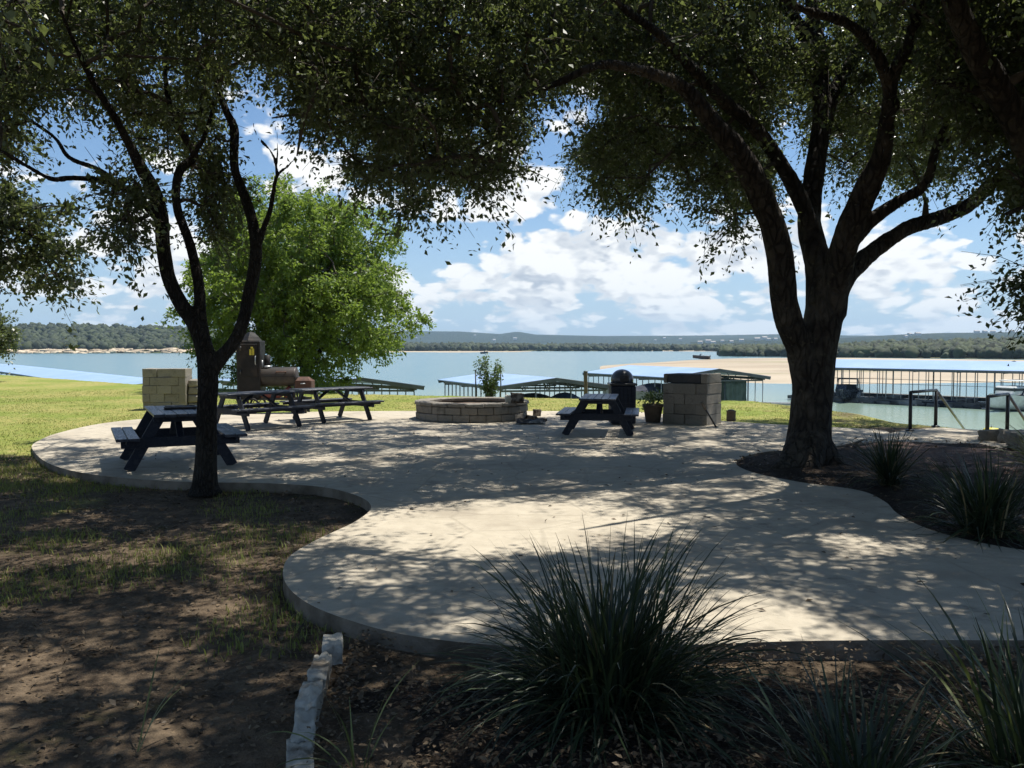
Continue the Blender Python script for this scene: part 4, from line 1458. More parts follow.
# grill pillar
p = gp(678, 425.5)
t = thing('stone_grill', 'chunky stone block grill with a black firebox opening in its top course', 'barbecue', (at(692, 425, p.y + .55).x, p.y + .55, 0.0), -0.60)
def skipf(c, x): return c == 4 and -0.33 < x < 0.36
o = block_wall(0.98, 0.82, 4, 0.215, 0.45).build('block_stack', M['block'], t); rnd_attr(o)
tb = MB()
tb.bbox((-0.455, 0, 0.965), (0.07, 0.8, 0.19), 0.012, None, .008); tb.bbox((0.42, 0, 0.965), (0.14, 0.82, 0.2), 0.014, None, .008); tb.bbox((0, 0.34, 0.965), (0.7, 0.12, 0.185), 0.012, None, .008)
o = tb.build('top_course', M['block'], t); rnd_attr(o)
gm = MB()
gm.bbox((-0.04, -0.06, 0.962), (0.74, 0.62, 0.18), 0.008)
for i in range(12): gm.tube([(-0.38 + i * 0.062, -0.36, 1.058), (-0.38 + i * 0.062, 0.24, 1.058)], 0.006, 5)
gm.build('firebox', M['black_metal'], t)
# leaning poker
b = gp(716, 427.5)
t = thing('poker', 'thin dark iron rod leaning against the stone grill', 'poker', b)
top_ = at(702, 403, 17.0)
MB().tube([(0, 0, 0.01), top_ - b], 0.018, 8).build('rod', M['black_metal'], t)
ax_ = (top_ - b).normalized()
MB().tube([top_ - b - ax_ * .16, top_ - b + ax_ * 0.02], 0.028, 8).build('handle', M['old_wood'], t)
p = gp(731, 421)
t = thing('tin_can', 'small dark tin standing alone beside the stone grill', 'tin', (p.x, p.y, 0))
MB().lathe([(0.095, 0), (0.105, 0.02), (0.1, 0.06), (0.1, 0.2), (0.112, 0.215), (0.105, 0.23)], 18).build('body', M['terracotta'], t)
MB().lathe([(0.07, 0.225), (0.075, 0.24), (0.03, 0.255)], 18).build('lid', M['black_metal'], t)

# fire pit
p = gp(472, 423)
FR = 1.27
cy = p.y + FR
cx_ = at(472, 410, cy).x
t = thing('fire_pit', 'round raised fire pit ring of weathered stone blocks', 'fire pit', (cx_, cy, 0))
mb = MB()
for c in range(2):
    nb = 22
    for k in range(nb):
        a = 2 * math.pi * (k + 0.5 * c) / nb
        w = 2 * math.pi * FR / nb - 0.012
        mb.bbox((math.cos(a) * (FR - 0.13), math.sin(a) * (FR - 0.13), 0.165 * (c + .5)), (0.26 + random.gauss(0, .008), w, 0.157), 0.016, Matrix.Rotation(a, 3, 'Z'), 0.008)
o = mb.build('block_ring', M['block_grey'], t); rnd_attr(o)
mb = MB()
for k in range(20):
    a = 2 * math.pi * k / 20 + .1
    w = 2 * math.pi * FR / 20 - 0.008
    mb.bbox((math.cos(a) * (FR - 0.14), math.sin(a) * (FR - 0.14), 0.372), (0.34, w, 0.075), 0.014, Matrix.Rotation(a, 3, 'Z'), 0.008)
o = mb.build('cap_ring', M['block_grey'], t); rnd_attr(o)
mb = MB(); mb.lathe([(1.02, 0.2), (1.0, 0.29), (0.6, 0.32), (0.1, 0.34)], 28)
mb.build('ash_bed', M['ash'], t)
lg = at(514, 396, cy - .2)
for i, (px, py, s, lab) in enumerate([(509, 398.5, (.16, .14, .16), 'pale ash-grey chunk of wood on the fire pit rim'), (517, 399.5, (.27, .2, .2), 'big charred stump sitting on the fire pit rim')]):
    q = at(px, py, cy - FR + 0.42)
    o = rock('firewood', (q.x, q.y, 0.41 + s[2] / 2), s, random.random(), M['limestone'] if i == 0 else M['char_wood'], amp=0.2, seed=3 + i)
    tag(o, lab, 'firewood')
# things dropped on the paving beside it
p = gp(531, 423.5)
t = thing('tarp', 'crumpled dark cloth lying on the paving beside the fire pit', 'cloth', (p.x, p.y, 0))
n1 = 16
V = []
for j in range(n1):
    for i in range(n1):
        u, v = (i / (n1 - 1) - .5), (j / (n1 - 1) - .5)
        q = Vector((u * 4, v * 4, 1.3))
        V.append((u * 0.62 + .05 * mnoise.noise(q * 1.7), v * 0.5 + .05 * mnoise.noise(q * 1.3), 0.035 + max(0, 0.09 * mnoise.noise(q) + 0.04 - 0.1 * (u * u + v * v))))
mb = MB(); mb.add(V, [(j * n1 + i, j * n1 + i + 1, (j + 1) * n1 + i + 1, (j + 1) * n1 + i) for j in range(n1 - 1) for i in range(n1 - 1)], True)
mb.build('cloth', M['dark_cloth'], t)
a, b = gp(535, 419), gp(549, 422)
for (pa, pb, r_, lab) in ((gp(527, 419), gp(536, 420.5), .05, 'short brown log lying behind the crumpled cloth'), (gp(536, 420.6), gp(546, 421.6), .035, 'thin dark stick lying toward the picnic table'),):
    mb = MB(); d = (pb - pa)
    pts_ = [Vector((0, 0, r_)) + d * s + Vector((0, random.gauss(0, .02), 0)) for s in np.linspace(0, 1, 5)]
    mb.tube(pts_, [r_ * random.uniform(.8, 1.1) for _ in pts_], 9)
    o = mb.build('firewood_log', M['char_wood'], None, (pa.x, pa.y, 0)); tag(o, lab, 'log')
p = gp(537, 416); o = rock('field_stone', (p.x, p.y, 0.07), (.16, .13, .17), .4, M['char_wood'], seed=8.8); tag(o, 'small upright dark stone on the paving behind the log', 'stone')


# ------------------------------------------------------------------ picnic tables
def picnic(label, loc, rz, s=1.0):
    t = thing('picnic_table', label, 'picnic table', loc, rz, 'navy wooden picnic tables')
    t.scale = (s, s, s)
    mb = MB()
    for i in range(5):
        mb.bbox((random.gauss(0, .004), -0.292 + i * 0.146, 0.735 + random.gauss(0, .0015)), (1.84, 0.138, 0.038), 0.006)
    mb.build('tabletop', M['navy_wood_pale'], t)
    for sy in (-1, 1):
        sb = MB()
        for i in range(2):
            sb.bbox((random.gauss(0, .004), sy * (0.60 + i * 0.146), 0.435), (1.84, 0.138, 0.038), 0.006)
        sb.build('seat', M['navy_wood_pale'], t)
        MB().bbox((0, sy * 0.675, 0.39), (1.80, 0.035, 0.05), 0.005).build('seat_rail', M['navy_wood'], t)
    for sx in (-1, 1):
        X = sx * 0.62
        for sy in (-1, 1):
            lg_ = MB(); lg_.beam((X, sy * 0.27, 0.70), (X, sy * 0.66, 0.0), 0.04, 0.14, (0, 1, 0.4))
            lg_.build('leg', M['navy_wood'], t)
        MB().bbox((X + sx * 0.042, 0, 0.37), (0.04, 1.50, 0.13), 0.006).build('crossbeam', M['navy_wood'], t)
        MB().bbox((X + sx * 0.042, 0, 0.675), (0.04, 0.70, 0.078), 0.006).build('top_cleat', M['navy_wood'], t)
        br = MB(); br.beam((X - sx * 0.03, 0, 0.36), (sx * 0.10, 0, 0.70), 0.09, 0.04)
        br.build('brace', M['navy_wood'], t)
    return t


picnic('dark navy picnic table beside the slender oak trunk, in dappled shade', (-4.75, 12.0, 0), R(90 + 27))
picnic('navy picnic table in line before the smoker, the one closer to the slender oak', (-5.2, 17.3, 0), R(49), 0.95)
picnic('navy picnic table in line before the smoker, the one closer to the fire pit', (-4.02, 18.95, 0), R(44), 0.95)
q = gp(598, 431); picnic('navy picnic table with pale boards, in front of the domed trash can', (q.x, 16.2, 0), R(90 - 9), 0.92)
# dark plastic bag / tray lying on the first tabletop
q = at(176, 405, 12.0)
t = thing('tray', 'flat dark tray lying on the picnic table by the slender oak', 'tray', (q.x, 12.15, 0.756), 0.4)
MB().bbox((0, 0, 0.012), (0.42, 0.3, 0.02), 0.006).build('base', M['black_metal'], t)
mb = MB(); mb.beam((-.21, -.15, .022), (.21, -.15, .022), .02, .025); mb.beam((-.21, .15, .022), (.21, .15, .022), .02, .025); mb.beam((-.21, -.13, .022), (-.21, .13, .022), .02, .025); mb.beam((.21, -.13, .022), (.21, .13, .022), .02, .025)
mb.build('rim', M['black_metal'], t)

# trash can with domed lid
p = gp(622, 418)
p = Vector((at(622, 400, 18.0).x, 18.0, 0))
t = thing('trash_can', 'dark blue trash can with a shiny domed lid behind the picnic table', 'trash can', p)
MB().bbox((0, 0, 0.42), (0.52, 0.52, 0.80), 0.02).build('body', M['navy_wood'], t)
mb = MB()
for i in range(6):
    mb.bbox((-0.21 + i * 0.084, -0.27, 0.42), (0.074, 0.02, 0.76), 0.004)
mb.build('slat_panel', M['navy_wood'], t)
M['lid'] = simple('lid', (0.05, 0.056, 0.07), (0.065, 0.07, 0.085), 3, 0.3, 0.5, 0.05)
MB().bbox((0, 0, 0.845), (0.57, 0.57, 0.05), 0.012).build('collar', M['black_metal'], t)
mb = MB(); mb.lathe([(0.235, 0.87), (0.24, 0.93)] + [(0.24 * math.cos(a), 0.95 + 0.21 * math.sin(a)) for a in np.linspace(0.05, 1.5, 9)], 26)
o = mb.build('dome_lid', M['lid'], t)
MB().bbox((0.02, -0.222, 0.97), (0.2, 0.03, 0.14), 0.01, Matrix.Rotation(-0.25, 3, 'X')).build('flap', M['black_metal'], o)

# planter pot
p = Vector((at(653, 418, 18.4).x, 18.4, 0))
t = thing('planter', 'clay planter pot with a scraggly plant between trash can and stone grill', 'planter', p)
MB().lathe([(0.15, 0), (0.16, 0.02), (0.21, 0.33), (0.235, 0.34), (0.235, 0.39), (0.21, 0.39), (0.2, 0.36), (0.05, 0.355)], 22).build('pot', M['terracotta'], t)
cl = [(random.gauss(0, .08), random.gauss(0, .08), random.uniform(.42, .62)) for _ in range(9)]
crown_mesh('foliage', np.array(cl), 44, 0.07, M['shrub_leaf'], t, 0.1, 0.0)
blades('stems', (0, 0), 9, 0.4, 0.62, 0.006, 1.5, M['blade'], t, 0.08, curl=1.5, loc0=0.36)

# old post on the lawn
p = Vector((at(585.5, 395, 26).x, 26, -0.06))
t = thing('wooden_post', 'bare grey wooden post standing on the lawn before the docks', 'post', p)
mb = MB(); mb.tube([(0, 0, -0.2), (0.01, 0, 0.4), (0, 0.01, 0.8), (0, 0, 0.915)], [.065, .06, .06, .062], 12); mb.build('shaft', M['old_wood'], t)
MB().lathe([(0.068, 0.905), (0.068, 0.94), (0.03, 0.955)], 12).build('cap', M['dock_steel'], t)
for px, Y, h0, h1, lab in ((475.5, 27.5, 403, 370.5, 'dark thin steel stake on the lawn edge beside the sapling'), (500.5, 28.2, 402, 366, 'thin pale rod standing just past the sapling')):
    b = at(px, h0, Y); e = at(px, h1, Y)
    t = thing('garden_stake', lab, 'stake', b)
    MB().tube([(0, 0, 0), (0.01, 0, (e.z - b.z) * .5), (0.0, 0, e.z - b.z)], 0.022, 7).build('shaft', M['dock_steel'], t)
    MB().lathe([(0.03, 0), (0.034, 0.03), (0.01, 0.05)], 8, (0, 0, e.z - b.z - .02)).build('tip', M['black_metal'], t)

# ------------------------------------------------------------------ smoker
p = Vector((at(275, 408, 21.0).x, 21.0, -0.03))
t = thing('smoker', 'dark steel barbecue smoker with upright cabinet, barrel and rusty firebox', 'smoker', p, 0.05)
t.scale = (1.0, 1.0, 1.0)
def sx_(px): return (px - 275) / FPX * 21.0
cab = MB().bbox((sx_(252), 0, 1.10), (0.57, 0.55, 1.42), 0.02).build('cabinet', M['smoker_metal'], t)
MB().bbox((sx_(252.5), -0.285, 1.33), (0.42, 0.025, 0.80), 0.01).build('door', M['smoker_metal'], cab)
for z in (1.62, 1.05): MB().tube([(sx_(245), -0.31, z - .05), (sx_(245), -0.31, z + .05)], 0.022, 8).build('hinge', M['black_metal'], cab)
hd = MB(); hd.tube([(sx_(259.5), -0.29, 1.22), (sx_(259.5), -0.345, 1.24), (sx_(259.5), -0.345, 1.42), (sx_(259.5), -0.29, 1.44)], 0.013, 7); hd.build('handle', M['steel'], cab)
yl = MB(); yl.bbox((sx_(254.6), -0.306, 1.53), (0.055, 0.014, 0.14), 0.006); yl.bbox((sx_(257.2), -0.306, 1.54), (0.05, 0.014, 0.16), 0.006); yl.bbox((sx_(256), -0.306, 1.635), (0.06, 0.014, 0.045), 0.006)
yl.build('warning_tag', M['yellow'], cab)
cp_ = MB(); cp_.lathe([(0.27, 1.815), (0.24, 1.85), (0.2, 1.9), (0.1, 2.0), (0.02, 2.03)], 4, (sx_(252), 0, 0), False); cp_.build('cap', M['smoker_metal'], cab)
# barrel
def xlathe(prof, n=28):
    mb_ = MB(); mb_.lathe(prof, n)
    mb_.xform(Matrix(((0, 0, 1), (0, 1, 0), (-1, 0, 0))))
    return mb_
b0, b1 = sx_(261), sx_(297.5)
mb = xlathe([(0.02, 0), (0.19, 0.0), (0.235, 0.03), (0.24, 0.05), (0.24, b1 - b0 - .05), (0.235, b1 - b0 - .02), (0.2, b1 - b0), (0.02, b1 - b0)])
bar = mb.build('barrel', M['smoker_barrel'], t, (b0, 0, 0.92))
MB().bbox(((b1 - b0) / 2 + .05, -0.235, 0.02), (0.75, 0.02, 0.025), 0.004).build('lid_seam', M['smoker_metal'], bar)
hd = MB(); hd.tube([(0.44, -0.2, 0.13), (0.44, -0.27, 0.13), (0.66, -0.27, 0.13), (0.66, -0.2, 0.13)], 0.018, 7); hd.build('handle', M['rust'], bar)
MB().tube([(sx_(268), 0.0, 1.1), (sx_(268), 0.0, 1.46)], [0.08, 0.075], 14).build('chimney', M['smoker_metal'], t)
MB().lathe([(0.12, 0), (0.13, 0.02), (0.11, 0.05), (0.04, 0.06)], 14, (sx_(267.8), 0, 1.145)).build('chimney_collar', M['steel'], t)
MB().tube([(sx_(263.6), -0.08, 1.1), (sx_(263.6), -0.08, 1.33)], 0.03, 8).build('pipe', M['steel'], t)
fb = MB().bbox((sx_(305), 0, 0.70), (0.40, 0.5, 0.28), 0.02)
fb.add([(sx_(297.8), -.25, 0.83), (sx_(311.5), -.25, 0.83), (sx_(311.5), .25, 0.83), (sx_(297.8), .25, 0.83), (sx_(299.5), -.12, 0.915), (sx_(308.5), -.12, 0.915), (sx_(308.5), .12, 0.915), (sx_(299.5), .12, 0.915)],
       [(0, 1, 5, 4), (1, 2, 6, 5), (2, 3, 7, 6), (3, 0, 4, 7), (4, 5, 6, 7)])
fbo = fb.build('firebox', M['rust'], t)
hd = MB(); hd.tube([(sx_(303), -0.25, 0.76), (sx_(303), -0.30, 0.76), (sx_(307), -0.30, 0.76), (sx_(307), -0.25, 0.76)], 0.014, 7); hd.build('handle', M['steel'], fbo)
fr_ = MB()
for y in (-.22, .22):
    fr_.beam((sx_(243), y, 0.38), (sx_(310), y, 0.38), 0.05, 0.05)
for x in (252, 280, 305):
    fr_.beam((sx_(x), -.24, 0.375), (sx_(x), .24, 0.375), 0.05, 0.04)
for x in (262, 296):
    for y in (-.15, .15): fr_.beam((sx_(x), y, 0.36), (sx_(x), y, 0.78), 0.04, 0.04)
fr_.build('trailer_frame', M['black_metal'], t)
MB().bbox((sx_(273), -0.1, 0.47), (0.5, 0.3, 0.11), 0.03).build('fuel_tray', M['red_paint'], t)
MB().lathe([(0.1, 0), (0.13, 0.03), (0.13, 0.2), (0.06, 0.26), (0.03, 0.3)], 16, (sx_(290), -0.1, 0.40)).build('gas_bottle', M['red_paint'], t)
for x in (255, 300):
    for y in (-.34, .34):
        def yl_(mb_):
            mb_.xform(Matrix(((1, 0, 0), (0, 0, 1), (0, -1, 0))))
            return mb_
        w_ = MB(); 
        ring = [(0.185 * math.cos(a), 0.185 * math.sin(a)) for a in np.linspace(0, 2 * math.pi, 25)]
        w_.tube([(cx2, 0, cz2) for cx2, cz2 in ring], 0.028, 8, caps=False)
        w = w_.build('wheel', M['rubber'], t, (sx_(x), y, 0.215))
        s_ = MB()
        for k in range(6):
            a = k * math.pi / 3
            s_.tube([(0, 0, 0), (0.17 * math.cos(a), 0, 0.17 * math.sin(a))], 0.011, 6)
        s_.build('spokes', M['red_paint'], w)
for x in (246, 307):
    for y in (-.2, .2):
        MB().beam((sx_(x), y, 0.0), (sx_(x), y, 0.40), 0.05, 0.05, (1, 0, 0)).build('leg', M['black_metal'], t)

# ------------------------------------------------------------------ handrails at the stairs
def handrail(label, f0, f1, topz, slope_px, group):
    a, b = gp(*f0), gp(*f1)
    t = thing('handrail', label, 'handrail', a, 0, group)
    for q in (a, b):
        po = MB(); po.tube([q - a + Vector((0, 0, .012)), q - a + Vector((0, 0, topz))], 0.034, 10); po = po.build('post', M['black_metal'], t)
        MB().lathe([(0.085, 0.012), (0.085, 0.03), (0.05, 0.045)], 14, tuple(q - a)).build('base_plate', M['black_metal'], po)
    d = (b - a).normalized()
    tr_ = MB(); tr_.tube([Vector((0, 0, topz)) - d * .0, b - a + Vector((0, 0, topz))], 0.03, 10); tr_.build('top_rail', M['black_metal'], t)
    e = at(slope_px[0], slope_px[1], slope_px[2]) - a
    sl_ = MB(); sl_.tube([b - a + Vector((0, 0, topz)), e], 0.028, 10); sl_.build('sloping_rail', M['steel'], t)
    return t


handrail('black pipe handrail at the stair head, the one nearer the lawn', (910, 431.5), (935.5, 427.5), 0.76, (972, 440, 22.0), 'stair handrails')
handrail('black pipe handrail at the stair head, the one beside the stone blocks', (987, 437.5), (1007, 433), 0.74, (1046, 452, 20.0), 'stair handrails')
# stairs
st = MB()
c0 = (gp(935.5, 428) + gp(1007, 433.5)) / 2
dirv = Vector((0.42, 0.9, 0)).normalized(); sidev = Vector((dirv.y, -dirv.x, 0))
ang_ = math.atan2(dirv.y, dirv.x)
for i in range(14):
    st.bbox(c0 + dirv * (0.2 + i * 0.34) + Vector((0, 0, -0.17 * (i + 1) - 0.09)), (0.345, 1.5, 0.18), 0.01, Matrix.Rotation(ang_, 3, 'Z'))
tag(st.build('stairs', M['concrete']), kind='structure')
for i, (px, py, s, lab) in enumerate([(997, 441, (.55, .32, .26), 'long squared stone block at the landing corner under the handrail'), (1016, 443, (.5, .4, .3), 'rounded dark boulder beyond the squared block'), (1032, 449, (.6, .5, .4), 'mossy boulder at the frame edge past the landing')]):
    p = gp(px, py)
    o = rock('boulder', (p.x, p.y, 0.06), s, -0.5 + i * .2, M['block_grey'], amp=0.12, seed=20 + i); rnd_attr(o); tag(o, lab, 'boulder')


# ------------------------------------------------------------------ docks and boats
def dock(label, g_left, g_right, length, eave, rise, nlong, group='blue roofed boat docks', deck=True, lat=True, back=None, rows=3):
    """gable end from g_left to g_right (x,y); the long axis runs away from the gable by 'back' direction"""
    gl, gr = Vector((*g_left, 0)), Vector((*g_right, 0))
    across = (gr - gl); W = across.length; ax = across.normalized()
    lng = Vector((-ax.y, ax.x, 0)) if back is None else Vector((*back, 0)).normalized()
    rz = math.atan2(ax.y, ax.x)
    t = thing('boat_dock', label, 'boat dock', (gl.x, gl.y, WATER), rz, group)
    inv = Matrix.Rotation(-rz, 3, 'Z')
    lv = inv @ lng
    H = eave - WATER
    A = lambda u, v, z: Vector((u, 0, z)) + lv * v       # u across, v along
    rf = MB()
    ov = 0.35
    for (u0, u1) in ((-ov, W / 2), (W / 2, W + ov)):
        z0, z1 = (H, H + rise) if u0 < W / 2 - .01 else (H + rise, H)
        vs = [A(u0, -ov, z0), A(u1, -ov, z1), A(u1, length + ov, z1), A(u0, length + ov, z0)]
        up = Vector((0, 0, 0.05))
        rf.add(vs + [v + up for v in vs], [(4, 5, 6, 7), (3, 2, 1, 0), (0, 1, 5, 4), (1, 2, 6, 5), (2, 3, 7, 6), (3, 0, 4, 7)])
    rf.build('roof', M['blue_roof'], t)
    tr_ = MB()
    for v in (0, length):
        tr_.beam(A(-.3, v - .36 if v == 0 else v + .36, H - .07), A(W / 2, v - .36 if v == 0 else v + .36, H + rise - .05), 0.05, 0.2)
        tr_.beam(A(W / 2, v - .36 if v == 0 else v + .36, H + rise - .05), A(W + .3, v - .36 if v == 0 else v + .36, H - .07), 0.05, 0.2)
    nt_ = max(2, int(length / 3))
    for k in range(nt_ + 1):
        v = length * k / nt_
        tr_.beam(A(0, v, H - .22), A(W, v, H - .22), 0.06, 0.1)
        for q in range(9):
            u = W * (q + .5) / 9
            zt = H + rise * (1 - abs(u - W / 2) / (W / 2)) - .04
            u2 = W * (q + (1 if q % 2 else 0)) / 9
            tr_.tube([A(u2, v, H - .22), A(u, v, zt)], 0.025, 4)
    for u in (0, W):
        tr_.beam(A(u, -.2, H - .1), A(u, length + .2, H - .1), 0.06, 0.18)
    tr_.build('roof_truss', M['dock_steel'], t)
    done = set()
    for k in range(nlong + 1):
        v = length * k / nlong
        us = [W * q / (rows - 1) for q in range(rows)] if k in (0, nlong) else [0, W]
        for u in us:
            MB().tube([A(u, v, -0.6), A(u, v, H - .15)], 0.034, 6).build('post', M['dock_post'], t)
    if deck:
        dk = MB()
        for u in (0, W):
            c_ = A(u, length / 2, 0.28)
            dk.beam(A(u, -.3, 0.28), A(u, length + .3, 0.28), 1.1, 0.34)
        dk.beam(A(0.6, length, 0.28), A(W - .6, length, 0.28), 1.2, 0.34)
        dk.build('float_deck', M['float'], t)
    rl = MB()
    for u in (0, W):
        rl.tube([A(u, 0, 1.35), A(u, length, 1.35)], 0.03, 5)
    rl.build('tie_rail', M['dock_steel'], t)
    return t, A


EV = -0.40
def epx(px, Y): return ((px - 512) / FPX * Y, Y)
dockB, _ = dock('open blue roofed boat dock behind the fire pit and sapling', epx(500, 43.5), epx(606, 44.6), 9.0, EV - .05, 0.42, 13, back=(-3.6, 8.6), rows=4)
dock('blue roofed boat dock seen through the picnic tables, behind the smoker', epx(303, 44.5), epx(414, 44), 9.2, EV - .05, 0.42, 13, back=(-6.3, 6.4))
dock('blue roofed boat dock behind the stone grill with a green covered slip', epx(668, 56), epx(763, 57.5), 10.6, EV - .05, 0.55, 14, back=(-4.5, 10))
# long dock beyond the lawn at the far side: low roof
dock('very long low blue dock roof beyond the bright lawn', (-25.5, 54), (-20.5, 57), 75, -1.0, 0.30, 20, back=(-40, 50.0))
# long marina dock with its side to us
t = thing('boat_dock', 'long blue roofed marina dock with many thin posts, beyond the big oak', 'boat dock', (30.0, 88.5, WATER), 0, 'blue roofed boat docks')
P0, P1 = Vector((30.0, 88.5, 0)), Vector((59.0, 58.0, 0))
dv = (P1 - P0); LL = dv.length; dvn = dv.normalized(); nv_ = Vector((-dvn.y, dvn.x, 0))
if nv_.y < 0: nv_ = -nv_
B = lambda v, u, z: dvn * v + nv_ * u + Vector((0, 0, z))
HE = 3.35; WD = 9.5
rf = MB()
for (u0, u1, z0, z1) in ((-.5, WD / 2, HE, HE + .75), (WD / 2, WD + .5, HE + .75, HE)):
    vs = [B(-.6, u0, z0), B(LL + .6, u0, z0), B(LL + .6, u1, z1), B(-.6, u1, z1)]
    up = Vector((0, 0, .05))
    rf.add(vs + [v + up for v in vs], [(4, 5, 6, 7), (3, 2, 1, 0), (0, 1, 5, 4), (1, 2, 6, 5), (2, 3, 7, 6), (3, 0, 4, 7)])
rf.build('roof', M['blue_roof'], t, recalc=True)
tr_ = MB()
tr_.beam(B(-.6, -.55, HE - .1), B(LL + .6, -.55, HE - .1), .05, .2)
tr_.beam(B(-.6, WD, HE - .12), B(LL + .6, WD, HE - .12), .05, .2)
for k in range(12):
    v = LL * k / 11
    tr_.beam(B(v, 0, HE - .2), B(v, WD, HE - .2), .06, .12)
    tr_.beam(B(v, 0, HE - .15), B(v, WD / 2, HE + .65), .05, .08); tr_.beam(B(v, WD, HE - .15), B(v, WD / 2, HE + .65), .05, .08)
tr_.build('roof_truss', M['dock_steel'], t)
for row, n_p in ((0, 58), (WD * .5, 20), (WD, 22)):
    for k in range(n_p):
        v = LL * (k + random.uniform(-.22, .22)) / (n_p - 1)
        r_ = 0.055 if k % 6 == 0 else 0.04
        MB().tube([B(v, row, -.4), B(v, row, HE - .12)], r_, 6).build('post', M['dock_post'], t)
dk = MB()
dk.beam(B(-1, -.2, .25), B(LL + 1, -.2, .25), 1.0, .36)
dk.beam(B(-1, WD, .25), B(LL + 1, WD, .25), 1.4, .36)
for k in range(7):
    v = LL * k / 6
    dk.beam(B(v, 0.4, .25), B(v, WD - .8, .25), .9, .34)
for k in range(50):
    dk.bbox(B(LL * (k + random.random()) / 50, -.72 - .12 * random.random(), .12), (.7, .5, .3), .08, Matrix.Rotation(math.atan2(dvn.y, dvn.x), 3, 'Z'))
dk.build('float_deck', M['float'], t)
rl = MB(); rl.tube([B(0, 0, 2.35), B(LL, 0, 2.35)], .025, 5); rl.tube([B(0, WD, 1.5), B(LL, WD, 1.5)], .025, 5)
rl.build('tie_rail', M['dock_steel'], t)


